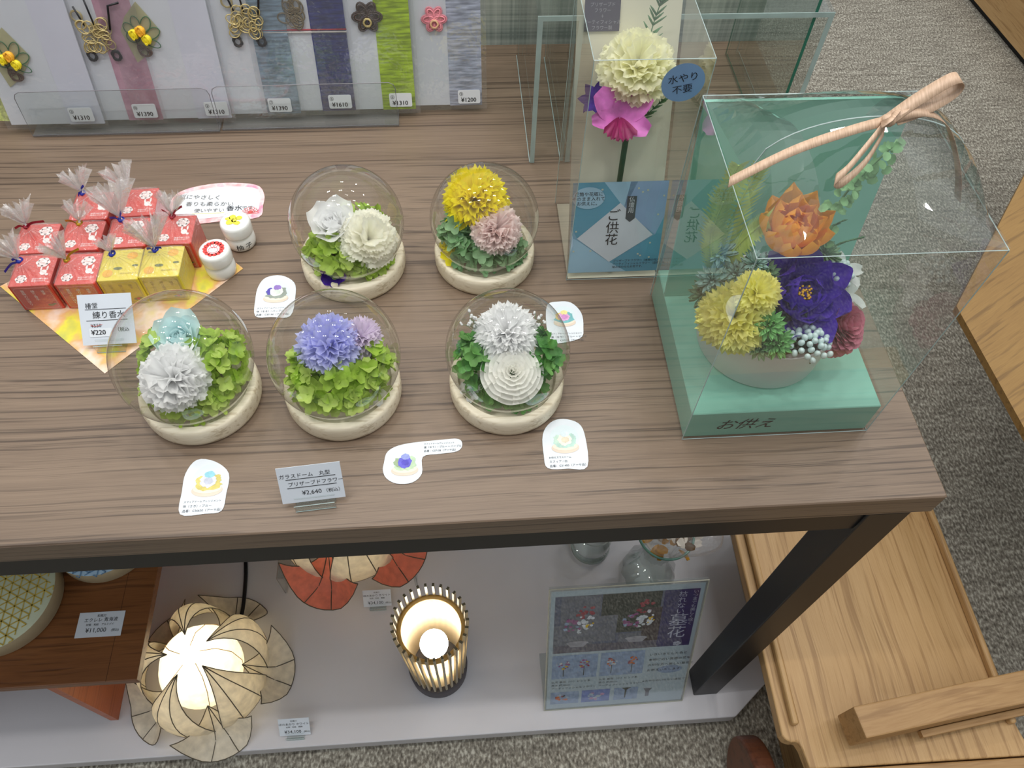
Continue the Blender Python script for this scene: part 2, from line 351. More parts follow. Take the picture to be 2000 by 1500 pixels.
def aim(loc, nrm, spin=0.0):
    return Matrix.Translation(loc) @ Vector(nrm).normalized().to_track_quat('Z', 'Y').to_matrix().to_4x4() @ Matrix.Rotation(spin, 4, 'Z')

# ------------------------------------------------------------ the setting
MB().box((-4, -2.5, -0.05), (4.5, 5, 0)).build('floor', M_CARPET, kind='structure')
MB().box((-2.6, 0.705, 0), (0.01, 0.735, 1.15)).build('wall_back', M_LINEN, kind='structure')
# display table
D = 0.676
t = root('display_table', 'long brown wood-grain shop table on black steel legs carrying the flower domes', 'table', (0, 0, 0))
b = MB().box((-1.9, 0, TZ - 0.0306), (0, D, TZ), 0.0012).build('tabletop', M_TABLE, t)
fr = MB(); fr.box((-1.85, 0.004, TZ - 0.069), (-0.02, 0.045, TZ - 0.031)); fr.box((-1.85, D - 0.045, TZ - 0.066), (-0.02, D - 0.005, TZ - 0.031)); fr.box((-0.0565, 0.045, TZ - 0.066), (-0.0165, D - 0.045, TZ - 0.031))
fr.build('frame', M_BLACK, t)
for x, y in ((-0.057, 0.0), (-0.057, D - 0.042), (-1.84, 0.0), (-1.84, D - 0.042)):
    z1 = TZ - 0.0315
    bevel(MB().box((x, y + 0.001, SZ + 0.0005), (x + 0.0399, y + 0.041, z1)).build('leg', M_BLACK, t), 0.0015)
# white platform under the table, its front right corner cut off
pl = MB().prism([(-2.0, -0.036), (-0.143, -0.036), (-0.01, -0.036), (0.034, -0.030), (0.070, 0.012), (0.072, 0.9), (-2.0, 0.9)][0:2] + [(0.006, -0.036), (0.068, 0.012), (0.072, 0.70), (-2.0, 0.70)], 0.022, SZ).build('display_platform', M_WHITE)
MBk = MB().box((-1.95, -0.01, 0.0), (0.03, 0.68, 0.022)).build('plinth', M_BLACK, pl)
tag(pl, 'low white platform on the carpet under the table with the lamps on it', 'platform')
bevel(pl, 0.002)
# ------------------------------------------------------------ flowers
def col(n, c, **k): return mat(n, c, k.get('rough', 0.6), k.get('var', 0.12), k.get('scale', 120), k.get('bump', 0.1), trans=k.get('trans', 0.3))
P_WHITE = col('white_petals', (255, 255, 255), var=0.02, trans=.5); P_CREAM = col('cream_petals', (255, 252, 240), var=0.03, trans=.5); P_BLUE = col('ice_blue_petals', (224, 245, 246), var=0.03, trans=.4)
P_LILAC = col('lilac_petals', (208, 210, 252), var=0.05, trans=.48); P_PINK = col('pale_pink_petals', (255, 236, 233), var=0.05, trans=.48); P_PALELILAC = col('pale_lilac_petals', (230, 216, 236), var=0.06, trans=.42)
P_YELLOW = col('yellow_petals', (255, 240, 36), var=0.04, trans=.5); P_LIME = col('lime_petals', (168, 200, 76), var=0.25, scale=90, trans=.38); P_GREEN = col('green_petals', (88, 150, 72), var=0.32, scale=80)
P_SAGE = col('sage_petals', (126, 170, 120), var=0.25, scale=80); P_PURPLE = col('purple_petals', (70, 34, 150), var=0.2); P_SOLA = col('sola_wood_petals', (255, 253, 248), var=0.02, rough=0.8, trans=.45)
P_SOFTYEL = col('soft_yellow_petals', (255, 248, 156), var=0.06, trans=.5); P_ORANGE = mat('orange_petals', (255, 182, 60), 0.5, 0.14, 45, 0.1, trans=0.4); P_ROSE = col('dusty_rose_petals', (206, 128, 146), var=0.14)
P_DARKVIOLET = mat('violet_petals', (92, 60, 190), 0.5, 0.25, 60, 0.1, trans=0.25); P_PALEYEL = col('pale_yellow_petals', (255, 252, 220), var=0.04, trans=.5)
P_STEM = mat('dark_green_stem', (38, 74, 48), 0.5, 0.2, 60); P_SUCC = col('succulent_green', (138, 174, 136), var=0.18, scale=60, trans=0.1); P_SUCC2 = col('succulent_bluegreen', (166, 202, 194), var=0.12, scale=60, trans=0.1)
P_SUCC3 = col('succulent_fresh_green', (132, 194, 120), var=0.18, scale=60, trans=0.1); P_FERN = col('fern_green', (186, 212, 118), var=0.22, scale=60); P_EUC = col('eucalyptus_green', (134, 182, 128), var=0.2)

TINT = {'lime_petals': col('lime_petals_pale', (192, 216, 108), var=.2, scale=90, trans=.38), 'green_petals': col('green_petals_pale', (118, 172, 92), var=.25, scale=80), 'sage_petals': col('sage_petals_pale', (150, 190, 142), var=.2, scale=80)}
def carnation(name, mt, loc, nrm, R, par, n=80, jag=0.05, ruf=0.09, nu=10, spread=2.0, wd=0.62, curl=0.45):
    """ball of fan petals with ruffled rims; spread is the angle the outermost petals reach"""
    b = MB(); b.m = aim(loc, nrm)
    for i in range(n):
        q = (i + 0.5) / n; th = math.acos(1 - q * (1 - math.cos(spread))) ; az = i * 2.39996 + random.uniform(-0.15, 0.15)
        b.petal(az, th * 0.8, th + curl * random.uniform(0.5, 1.3), R * random.uniform(0.95, 1.12), R * wd * random.uniform(0.85, 1.2), 'fan', 0.10, R * ruf * random.uniform(0.7, 1.4), random.uniform(5, 8.5), jag, nu, 5, z0=-R * 0.10)
    return b.build(name, mt, par, True)
def rose(name, mt, loc, nrm, R, par, n=20):
    b = MB(); b.m = aim(loc, nrm)
    for i in range(n):
        q = i / (n - 1); az = i * 2.39996; p0 = 0.02 + 0.5 * q; p1 = -0.35 + 1.65 * q ** 1.1
        L = R * (0.72 + 0.42 * q); b.petal(az, p0 + 0.25 * q, p1, L, R * (0.45 + 0.95 * q), 'round', 0.3 - 0.08 * q, R * 0.03, 3, 0, 6, 6, r0=R * (0.04 + 0.12 * q), z0=-R * 0.45)
    return b.build(name, mt, par, True)
def lotus(name, mt, loc, nrm, R, par, layers=((7, 0.25, 0.0, 0.75), (8, 0.5, 0.1, 0.9), (9, 0.85, 0.45, 1.05), (10, 1.15, 0.8, 1.15)), wd=0.55, shape='point', core=None, ruf=0.02, cup=0.3):
    b = MB(); b.m = aim(loc, nrm)
    for k, (n, p0, p1, L) in enumerate(layers):
        for i in range(n):
            az = 2 * PI * (i + 0.5 * (k % 2)) / n + random.uniform(-0.12, 0.12)
            b.petal(az, p0 + random.uniform(-0.08, 0.08), p1 + random.uniform(-0.1, 0.1), R * L * random.uniform(0.92, 1.06), R * wd * random.uniform(0.9, 1.15), shape, cup, R * ruf, 4, 0, 6, 7, r0=R * 0.05 * k, z0=-R * 0.4)
    mts = [mt]
    if core:
        mts.append(core); b.k = 1
        for i in range(26):
            a = random.uniform(0, 6.28); r = R * 0.16 * math.sqrt(random.random()); b.tube([(r * 0.4 * math.cos(a), r * 0.4 * math.sin(a), -R * .3), (r * math.cos(a), r * math.sin(a), R * 0.10)], R * 0.016, 4); b.ball((r * math.cos(a), r * math.sin(a), R * 0.11), R * 0.03, nu=5, nv=4)
    return b.build(name, mts, par, True)
def sola(name, mt, loc, nrm, R, par):
    b = MB(); b.m = aim(loc, nrm)
    for k in range(9):
        q = k / 8; n = 3 + int(1.1 * k)
        for i in range(n):
            az = 2 * PI * i / n + k * 0.9 + random.uniform(-.1, .1); p = 0.1 + 1.25 * q
            b.petal(az, p, p + .05 - .35 * (1 - q), R * (0.30 + 0.26 * q), R * (0.24 + 0.52 * q), 'fan', 0.12 + .10 * (1 - q), R * 0.018, 4, 0, 8, 5, r0=R * 0.46 * q, z0=R * (0.12 - 0.45 * q * q))
    return b.build(name, mt, par, True)
def hydrangea(name, mt, par, blobs, size=0.0105, floor_z=0.021):
    """blobs: (x,y,z,rx,ry,rz,n) clusters of four-petalled florets over a dome; each floret takes one of two tints"""
    b = MB(); mts = [mt, TINT.get(mt.name, mt)]
    for (x, y, z, rx, ry, rz, n) in blobs:
        for i in range(n):
            a = random.uniform(0, 2 * PI); e = random.uniform(-0.1, 1.0); h = math.sqrt(max(0, 1 - e * e)); k = random.uniform(0.68, 1.08)
            d = Vector((h * math.cos(a), h * math.sin(a), e)); p = Vector((x + d.x * rx * k, y + d.y * ry * k, z + d.z * rz * k))
            if p.z < floor_z + 0.004: p.z = floor_z + 0.004 + random.random() * 0.004
            rr = math.hypot(p.x, p.y); lim = min(.0455, .036 + .45 * max(0, p.z - floor_z))
            if rr > lim: p.x *= lim / rr; p.y *= lim / rr
            nrm = d + Vector((random.uniform(-.9, .9), random.uniform(-.9, .7), random.uniform(0.0, .9))); nrm.z = max(nrm.z, 0.05)
            b.m = aim(p, nrm, random.uniform(0, 6)); sz = size * random.uniform(0.8, 1.1); q = random.uniform(0.9, 1.3); b.k = random.randrange(2)
            for j in range(4): b.petal(j * PI / 2 + random.uniform(-.12, .12), q, q + random.uniform(.1, .5), sz * 0.86, sz * 0.76, 'round', 0.16, 0, 3, 0, 4, 4)
            b.m = Matrix()
    return b.build(name, mts, par, True)
def babys_breath(par, c, n=16, s=0.022, name='babys_breath'):
    b = MB(); c = Vector(c)
    for i in range(n):
        p = c + Vector((random.uniform(-1, 1) * s, random.uniform(-.6, .6) * s, random.uniform(-.5, .7) * s)); b.k = 1
        b.tube([c - Vector((-.012, .006, .02)), c * 0.4 + p * 0.6 - Vector((0, 0, .004)), p], 0.00025, 4); b.k = 0
        for j in range(4): b.ball(p + Vector((random.uniform(-1, 1), random.uniform(-1, 1), random.uniform(0, 1))) * 0.0011, 0.0011, nu=6, nv=4)
    return b.build(name, [P_WHITE, P_SAGE], par, True)
# ------------------------------------------------------------ glass domes
BASE_PROFILE = [(0.0, 0.0), (0.0495, 0.0), (0.0515, 0.002), (0.052, 0.005), (0.052, 0.016), (0.0512, 0.0195), (0.0495, 0.021), (0.0445, 0.021), (0.043, 0.0185), (0.0425, 0.0165), (0.0, 0.0165)]
def dome(label, x, y, R=0.0555, rz=0.0, br=1.0):
    t = root('flower_dome', label, 'glass dome', (x, y, TZ), (0, 0, rz), 'glass flower domes')
    b = MB(); b.lathe([(r * br, z) for r, z in BASE_PROFILE], 64); b.build('wooden_base', M_PINE, t, True).modifiers.new('edge', 'EDGE_SPLIT').split_angle = 0.9
    g = MB(); cz = R * 0.78 + 0.0165; a0 = -math.asin(0.78) ; g.lathe([(R * math.cos(a), cz + R * math.sin(a)) for a in [a0 + (PI / 2 - a0) * k / 30 for k in range(31)]], 64)
    g.build('glass_globe', M_DOME, t, True, label='clear round glass globe')
    return t
d = dome('glass dome with ice-blue rose above a white carnation, behind the yellow-leaved picture card', -0.648, 0.1365, 0.0575)
rose('rose', P_BLUE, (-0.006, 0.020, 0.062), (-.05, -.25, 1), 0.0235, d)['label'] = 'ice-blue rose'
carnation('carnation', P_WHITE, (-0.006, -0.017, 0.056), (-.10, -.35, 1), 0.0270, d, 64, 0.03, 0.15, 12, 2.0, .85)['label'] = 'ruffled white carnation'
hydrangea('hydrangea', P_LIME, d, [(0.018, 0.008, 0.034, 0.032, 0.032, 0.030, 110), (0, -0.010, 0.024, 0.040, 0.034, 0.022, 76), (-0.024, 0.012, 0.042, 0.016, 0.022, 0.022, 28)])['label'] = 'lime green hydrangea florets'
d = dome('glass dome with lilac carnation and lime hydrangea in middle of the front row', -0.5215, 0.134, 0.0560)
carnation('carnation', P_PALELILAC, (0.021, 0.020, 0.056), (.35, .1, 1), 0.0185, d, 60, 0.08, 0.10)['label'] = 'small pale lilac carnation'
carnation('carnation', P_LILAC, (-0.005, 0.011, 0.059), (-.05, -.2, 1), 0.0265, d, 72, 0.05, 0.14, 12, 2.0, .8)['label'] = 'lilac carnation'
hydrangea('hydrangea', P_LIME, d, [(0.002, -0.008, 0.034, 0.040, 0.030, 0.024, 130), (0.028, 0.004, 0.036, 0.018, 0.020, 0.020, 34), (-0.026, 0.0, 0.038, 0.016, 0.018, 0.018, 28)], 0.0112)['label'] = 'lime green hydrangea florets'
hydrangea('preserved_leaf', P_WHITE, d, [(0.030, -0.014, 0.018, 0.012, 0.010, 0.006, 6)], 0.012)['label'] = 'pale white florets'
d = dome('glass dome with white carnation over a layered cream sola flower and dark leaves', -0.3735, 0.132, 0.0540)
carnation('carnation', P_WHITE, (0.0, 0.016, 0.062), (0, -.1, 1), 0.0260, d, 90, 0.07, 0.11, 10, 2.0, .7)['label'] = 'spiky white carnation'
sola('sola_flower', P_SOLA, (0.003, -0.019, 0.053), (.03, -.45, 1), 0.0275, d)
hydrangea('hydrangea', P_GREEN, d, [(-0.024, 0.006, 0.038, 0.020, 0.024, 0.022, 52), (0.024, 0.004, 0.038, 0.020, 0.026, 0.022, 54), (0, -0.018, 0.017, 0.036, 0.022, 0.014, 50)], 0.0108)['label'] = 'dark green hydrangea florets'
hydrangea('preserved_leaf', P_WHITE, d, [(-0.030, -0.016, 0.017, 0.008, 0.008, 0.006, 5)], 0.011)['label'] = 'white florets'
babys_breath(d, (-0.029, 0.024, 0.072), 20, 0.012); babys_breath(d, (0.027, 0.024, 0.068), 9, 0.009)
d = dome('glass dome with white rose beside a cream carnation, left of the back row', -0.519, 0.292, 0.0550, 0.15)
rose('rose', P_WHITE, (-0.014, 0.003, 0.058), (-.15, -.15, 1), 0.0250, d)['label'] = 'white rose'
carnation('carnation', P_CREAM, (0.018, -0.014, 0.048), (.25, -.5, 1), 0.0275, d, 46, 0.03, 0.05, 14, 1.8, .85, .3)['label'] = 'open cream carnation'
hydrangea('hydrangea', P_LIME, d, [(-0.018, -0.010, 0.027, 0.022, 0.026, 0.024, 70), (0.004, -0.020, 0.019, 0.032, 0.022, 0.017, 64), (0.010, 0.016, 0.034, 0.026, 0.018, 0.020, 44)], 0.0112)['label'] = 'lime green hydrangea florets'
lotus('delphinium', P_PURPLE, (-0.021, -0.034, 0.026), (-.2, -.8, .7), 0.0135, d, ((5, 0.9, 1.2, 1.1),), 1.0, 'round')['label'] = 'dark purple floret'
d = dome('glass dome with big yellow carnation and small pink carnation, right of the back row', -0.3855, 0.2945, 0.0535, -0.2, 0.985)
carnation('carnation', P_YELLOW, (-0.011, 0.013, 0.069), (-.1, -.05, 1), 0.0300, d, 80, 0.07, 0.13, 12, 2.0, .8)['label'] = 'large bright yellow carnation'
carnation('carnation', P_PINK, (0.013, -0.011, 0.056), (.3, -.35, 1), 0.0235, d, 76, 0.04, 0.15, 12, 2.0, .8)['label'] = 'pale pink carnation'
hydrangea('hydrangea', P_SAGE, d, [(-0.026, -0.004, 0.040, 0.014, 0.018, 0.020, 44), (0, -0.014, 0.028, 0.037, 0.024, 0.019, 90), (0.026, -0.008, 0.02, 0.014, 0.016, 0.016, 24)], 0.0112)['label'] = 'sage green hydrangea florets'
hydrangea('preserved_leaf', P_YELLOW, d, [(-0.028, -0.020, 0.026, 0.008, 0.006, 0.010, 9)], 0.013)['label'] = 'yellow florets'

# ------------------------------------------------------------ tall clear box with artificial flower
HB = 0.2495
X0, X1, Y0, Y1 = -0.3033, -0.2085, 0.2615, 0.375
t = root('clear_gift_box', 'tall clear box standing left of the mint box with a flower stem inside', 'box', ((X0 + X1) / 2, Y0, TZ))
hw = (X1 - X0) / 2; dp = Y1 - Y0
b = MB()
b.add([(-hw, 0, 0), (hw, 0, 0), (hw, dp, 0), (-hw, dp, 0), (-hw, 0, HB), (hw, 0, HB), (hw, dp, HB), (-hw, dp, HB)], [(0, 1, 5, 4), (1, 2, 6, 5), (2, 3, 7, 6), (3, 0, 4, 7), (4, 5, 6, 7)])
b.build('clear_box', M_CLEAR, t)
e = MB()
for p, q in (((-hw, 0, 0), (-hw, 0, HB)), ((hw, 0, 0), (hw, 0, HB)), ((-hw, 0, HB), (hw, 0, HB)), ((-hw, 0, HB), (-hw, dp, HB)), ((hw, 0, HB), (hw, dp, HB)), ((-hw, 0, 0.0006), (hw, 0, 0.0006)), ((hw, 0, 0.0006), (hw, dp, 0.0006)), ((-hw, dp, 0), (-hw, dp, HB)), ((hw, dp, 0), (hw, dp, HB))): e.tube([p, q], 0.00035, 4)
e.build('folded_edge', M_EDGE, t)
M_BEIGE = mat('beige_card', (218, 214, 192), 0.6, 0.04, 10)
# card: foot on the table, then leaning back
k = 0.43; b = MB(); w2 = hw - 0.0015
LZ = HB - 0.006
b.add([(-w2, .001, .0012), (w2, .001, .0012), (w2, dp - .003, .0012), (-w2, dp - .003, .0012)], [(0, 1, 2, 3)])
b.add([(-w2, .0085, .0015), (w2, .0085, .0015), (w2, .0085 + k * LZ, LZ), (-w2, .0085 + k * LZ, LZ)], [(0, 1, 2, 3)])
b.add([(-w2, .0095, .0015), (w2, .0095, .0015), (w2, .0095 + k * LZ, LZ), (-w2, .0095 + k * LZ, LZ)], [(3, 2, 1, 0)])
b.build('backing_card', M_BEIGE, t, label='beige card leaning back inside the box')
# printed band in front
bz0, bz1 = 0.006, 0.098
bt = math.atan(k)
MBLUE = [mat('band_' + n, c, 0.5, 0.03, 30) for n, c in (('mid_blue', (136, 180, 208)), ('light_blue', (166, 204, 228)), ('pale', (218, 224, 234)), ('teal_blue', (100, 164, 192)), ('periwinkle', (152, 178, 216)), ('white_blue', (192, 220, 244)), ('dark', (84, 88, 94)), ('gold_fleck', (206, 210, 190)))]
g = MB(); W = w2; H = 0.098
g.k = 0; g.box((-W, 0, -0.0003), (W, H, 0)) if False else g.flat([(-W, 0), (W, 0), (W, H), (-W, H)], 0)
def tri(kk, pts, z=0.0002): g.k = kk; g.flat([(px * W, py * H) for px, py in pts], z)
tri(3, [(-1, .55), (-1, 1), (-.35, 1), (0.02, .78), (-.85, .40)]); tri(1, [(-.35, 1), (.35, 1), (.1, .7), (0.02, .78)]); tri(4, [(.2, 1), (1, 1), (1, .62), (.85, .42), (.1, .7)]); tri(3, [(.85, .42), (1, .62), (1, 0), (.3, 0), (-.1, .12)])
tri(1, [(-1, .42), (-.85, .38), (-.1, .12), (.3, 0), (-1, 0)]); tri(2, [(-.85, .40), (0.02, .78), (.8, .42), (-.1, .12)], 0.0004)
tri(5, [(-1, .5), (-.94, .42), (-.93, .32), (-1, .2)], 0.0005)
g.k = 1; g.disc(-.66 * W, .84 * H, .34 * W, .115 * H, 0.0006, 28); g.k = 6; g.flat([(.16 * W, .85 * H), (.36 * W, .85 * H), (.36 * W, .61 * H), (.26 * W, .57 * H), (.16 * W, .61 * H)], 0.0006)
random.seed(5); g.k = 7
for i in range(22):
    fx, fy = random.uniform(-.95, .95) * W, random.uniform(.05, .95) * H
    if abs(fx / W) + abs(fy / H - .42) * 1.9 > .75: g.flat([(fx, fy), (fx + .0018, fy + .0003), (fx + .0015, fy + .002), (fx - .0003, fy + .0017)], 0.0005)
band = g.build('paper_band', MBLUE, t, loc=(0, 0.0035, 0.007), rot=(PI / 2 - bt * 0.72, 0, 0), label='blue and white printed paper band')
g = MB()
for i, s_ in enumerate(('花筒や花瓶に', 'そのまま入れて', 'お供えに。')): g.text(s_, -.66 * W, .865 * H - i * .0048, .0040, 0.0008, 'CENTER')
g.text('ご供花', -.10 * W, .60 * H, .0118, 0.0008, vert=True)
for i, s_ in enumerate(('プリザーブドフラワー（本物の花）と', 'アーティフィシャルフラワー（造花）を', '組み合わせたお花です。')): g.text(s_, -.02 * W, .12 * H - i * .0035, .0026, 0.0008)
g.k = 1; g.text('仏壇用', .26 * W, .795 * H, .0052, 0.0009, vert=True)
g.build('lettering', [M_INK, M_PAPER], band)
# stickers on the clear faces
g = MB(); g.disc(0, 0, 0.0172, z=0, n=36); g.k = 1; g.text('水やり', 0, .0015, .0072, .0003, 'CENTER', 0.18); g.text('不要', .001, -.0085, .0072, .0003, 'CENTER', 0.18)
g.build('round_sticker', [mat('sticker_blue', (124, 158, 200), 0.4, 0.05, 30), M_INK], t, loc=(.0256, -0.0006, 0.2290), rot=(PI / 2, 0, 0), label='round blue sticker')
g = MB(); g.flat([(-.0155, -.0125), (.0155, -.0125), (.0155, .0125), (-.0155, .0125)]); g.k = 1
for i, s_ in enumerate(('プリザーブド', 'フラワー', '＋', 'アーティフィシャル', 'フラワー製')): g.text(s_, 0, .0075 - i * .0046, .0032, .0003, 'CENTER')
g.build('label_sticker', [mat('label_dark', (62, 56, 72), 0.5, 0.06, 30), mat('label_letter', (150, 148, 158), 0.6, .05, 40)], t, loc=(-0.024, 0.0085 + k * 0.224 - 0.0022, 0.224), rot=(PI / 2 - bt, 0, 0), label='dark square label')
random.seed(21)
# the flower stem
t = root('artificial_flower', 'artificial stem with pale yellow carnation and magenta orchid inside the tall clear box', 'flower', (-0.2560, 0.270, TZ + 0.0016))
def L_(x, y, z): return (x + 0.2560, y - 0.270, z - TZ - 0.0016)
b = MB(); b.tube(curve([L_(-0.257, .2705, .803), L_(-0.2575, .290, .845), L_(-0.2565, .297, .88), L_(-0.2545, .309, .925), L_(-0.253, .316, .950), L_(-0.252, .324, .985)]), [0.0028] * 26 + [0.002] * 5, 8)
b.tube(curve([L_(-0.2545, .311, .93), L_(-0.2470, .318, .95), L_(-0.235, .326, .975)]), 0.0014, 6); b.tube(curve([L_(-0.2545, .311, .93), L_(-0.262, .311, .95), L_(-0.268, .308, .965)]), 0.0016, 6)
b.build('stem', P_STEM, t, True)
carnation('carnation', P_PALEYEL, L_(-0.2530, .324, 1.000), (0, -.45, 1), 0.0315, t, 70, 0.03, 0.08, 12, 1.9, .8)['label'] = 'pale yellow carnation'
P_ORCH = mat('orchid_pink', (226, 120, 204), 0.5, 0.35, 55, 0.05, trans=0.25); P_LIP = mat('orchid_lip', (158, 24, 98), 0.5, 0.2, 60, trans=0.15)
b = MB(); b.m = aim(L_(-0.2670, .2970, .9690), (-.05, -.75, .75))
for az, L, W_ in ((2.4, .032, .025), (1.55, .022, .016), (.65, .032, .022), (3.3, .028, .017), (-.45, .029, .020)): b.petal(az, 1.0, 1.45, L, W_, 'round', 0.15, .0012, 5, 0, 6, 6)
b.k = 1
for az in (4.2, 4.7, 5.1): b.petal(az, .7, 1.5, .024, .017, 'fan', 0.2, .0022, 8, 0.06, 8, 5)
b.build('orchid', [P_ORCH, P_LIP], t, True, label='magenta orchid bloom')
b = MB(); b.m = aim(L_(-0.284, .316, .972), (-.4, -.5, 1))
for i in range(7): b.petal(i * .9, .9, 1.3, .019, .012, 'point', .1, .001, 4, 0, 4, 5)
b.build('statice', P_PURPLE, t, True, label='purple blossom')
def sprig(name, pts, ll, mt, par, n=14, w_=.0012, sp=0.9):
    b = MB(); c = curve(pts, 8); b.tube(c, 0.0005, 5)
    for i in range(n):
        p = Vector(c[int((i + .5) / n * (len(c) - 1))]); q = Vector(c[min(len(c) - 1, int((i + .5) / n * (len(c) - 1)) + 1)]); d = (q - p).normalized() if (q - p).length > 0 else Vector((0, 0, 1))
        for s_ in (-1, 1):
            o = (d + Vector((s_ * sp, -.15, random.uniform(-.3, .3)))).normalized() * ll * random.uniform(.7, 1.1) * (1 - .4 * i / n); b.tube([p, p + o * .6, p + o], [w_, w_, w_ * .3], 4)
    return b.build(name, mt, par, True)
M_ROSEM = mat('rosemary_green', (74, 118, 74), .5, .2, 60)
sprig('fern_sprig', [L_(-0.243, .330, .995), L_(-0.240, .345, 1.018), L_(-0.234, .352, 1.045)], .018, M_ROSEM, t, 12, .0009)
sprig('fern_sprig', [L_(-0.250, .317, .945), L_(-0.235, .322, .955), L_(-0.219, .325, .972)], .012, M_ROSEM, t, 10, .001)

# ------------------------------------------------------------ mint gift box
MX0, MX1, MY0, MY1, MH = -0.2190, -0.0515, 0.0700, 0.2370, 0.2335
M_MINT = mat('mint_card', (140, 204, 184), 0.5, 0.03, 20); M_MINTD = M_MINT
t = root('gift_box', 'mint green gift box with clear cover and beige ribbon bow on top', 'gift box', ((MX0 + MX1) / 2, MY0, TZ))
hw = (MX1 - MX0) / 2; dp = MY1 - MY0
b = MB().box((-hw, 0.001, 0.0005), (hw, dp, 0.0385)); base = b.build('base', M_MINT, t); bevel(base, .0008, 1)
bp = MB(); y_a, y_b = dp - .034, dp - .004; bp.add([(-hw, y_a, .0388), (hw, y_a, .0388), (hw, y_a + .003, .0388), (-hw, y_a + .003, .0388), (-hw, y_b, MH - .002), (hw, y_b, MH - .002), (hw, y_b + .003, MH - .002), (-hw, y_b + .003, MH - .002)], [(3, 2, 1, 0), (4, 5, 6, 7), (0, 1, 5, 4), (1, 2, 6, 5), (2, 3, 7, 6), (3, 0, 4, 7)]); bp.build('back_panel', M_MINT, t)
g = MB(); g.text('お供え', -0.055, -0.006, 0.0155, 0, 'LEFT', 0.0, 0.35); g.build('lettering', M_INK, t, loc=(-.004, 0.0007, 0.0185), rot=(PI / 2, 0, 0))
b = MB(); c = 0.0012; x0, x1, y0, y1, z1 = -hw - c, hw + c, -c, dp + c, MH
b.add([(x0, y0, 0.0006), (x1, y0, 0.0006), (x1, y1, 0.0006), (x0, y1, 0.0006), (x0, y0, z1), (x1, y0, z1), (x1, y1, z1), (x0, y1, z1)], [(0, 1, 5, 4), (1, 2, 6, 5), (2, 3, 7, 6), (3, 0, 4, 7)])
cy = (y0 + y1) / 2 - .012; rh = 0.052
def flap(sy):
    def f(u, v):
        wdt = (1 - 0.10 * v) ; x = (x0 + x1) / 2 + (u - .5) * (x1 - x0) * wdt; ye = y0 if sy < 0 else y1
        tt = v; arc = 1 - (2 * u - 1) ** 2
        y = ye + (cy - ye) * tt; z = z1 + rh * (math.sin(tt * PI / 2) ** 1.3) * (0.12 + .88 * arc ** .45) + .004 * arc * math.sin(PI * tt)
        return (x, y, z)
    return f
b.grid(flap(-1), 18, 10); b.grid(flap(1), 18, 10)
# side tuck flaps, rounded
for sx in (-1, 1):
    def f(u, v, sx=sx):
        xe = x0 if sx < 0 else x1; y = y0 + (y1 - y0) * (.5 + (u - .5) * (1 - .35 * v * v)); return (xe - sx * v * .052, y, z1 + 0.002 + .016 * math.sin(v * 1.6) * (1 - (2 * u - 1) ** 2))
    b.grid(f, 12, 6)
b.build('clear_cover', M_CLEAR, t, False, label='clear plastic cover')
e = MB()
for p, q in (((x0, y0, 0), (x0, y0, z1)), ((x1, y0, 0), (x1, y0, z1)), ((x0, y0, z1), (x1, y0, z1)), ((x0, y0, z1), (x0, y1, z1)), ((x1, y0, z1), (x1, y1, z1)), ((x0, y1, z1), (x1, y1, z1)), ((x0, y0, 0.0006), (x1, y0, 0.0006)), ((x1, y0, .0006), (x1, y1, .0006)), ((x0, y1, 0), (x0, y1, z1)), ((x1, y1, 0), (x1, y1, z1))): e.tube([p, q], 0.0004, 4)
e.tube([flap(-1)(u / 20, 1) for u in range(21)], 0.0005, 4)
e.build('folded_edge', M_EDGE, t)
# ribbon (coordinates relative to box root)
def G_(x, y, z): return (x - (MX0 + MX1) / 2, y - MY0, z - TZ)
M_RIB = ramp_mat('beige_grosgrain', [(0.35, (184, 154, 128)), (0.65, (208, 178, 152))], 1200, 0.45, stretch=(1, .1, .1), bump=.2)
r = MB(); kn = (-.1385, .128, 1.0925)
r.ribbon(curve([G_(*kn), G_(-.165, .118, 1.094), G_(-.205, .105, 1.090), G_(-.247, .088, 1.0815)]), (.25, .8, .35), .0075)
r.ribbon(curve([G_(*kn), G_(-.150, .116, 1.090), G_(-.168, .100, 1.079), G_(-.1755, .096, 1.0735), G_(-.168, .098, 1.070), G_(-.153, .108, 1.078), G_(-.140, .124, 1.088)]), [(.2, .7, .5)] * 37, .0070)
r.ribbon(curve([G_(*kn), G_(-.122, .134, 1.103), G_(-.102, .140, 1.113), G_(-.094, .142, 1.110), G_(-.097, .140, 1.103), G_(-.115, .132, 1.098), G_(-.134, .128, 1.093)]), [(-.3, .9, .3)] * 37, .0085)
r.ribbon(curve([G_(*kn), G_(-.120, .128, 1.098), G_(-.098, .130, 1.088), G_(-.075, .134, 1.060), G_(-.058, .138, 1.035), G_(-.046, .140, 1.012)]), (-.6, .6, .4), .0070)
r.ball(G_(*kn), .0055, .0045, .004)
r.ribbon([G_(-.146, .121, 1.0945), G_(kn[0], kn[1] - .003, kn[2] + .0045), G_(-.131, .133, 1.098)], (.3, .8, -.2), .010)
o = r.build('ribbon', M_RIB, t, True, label='beige grosgrain ribbon bow'); sm = o.modifiers.new('solid', 'SOLIDIFY'); sm.thickness = 0.0004

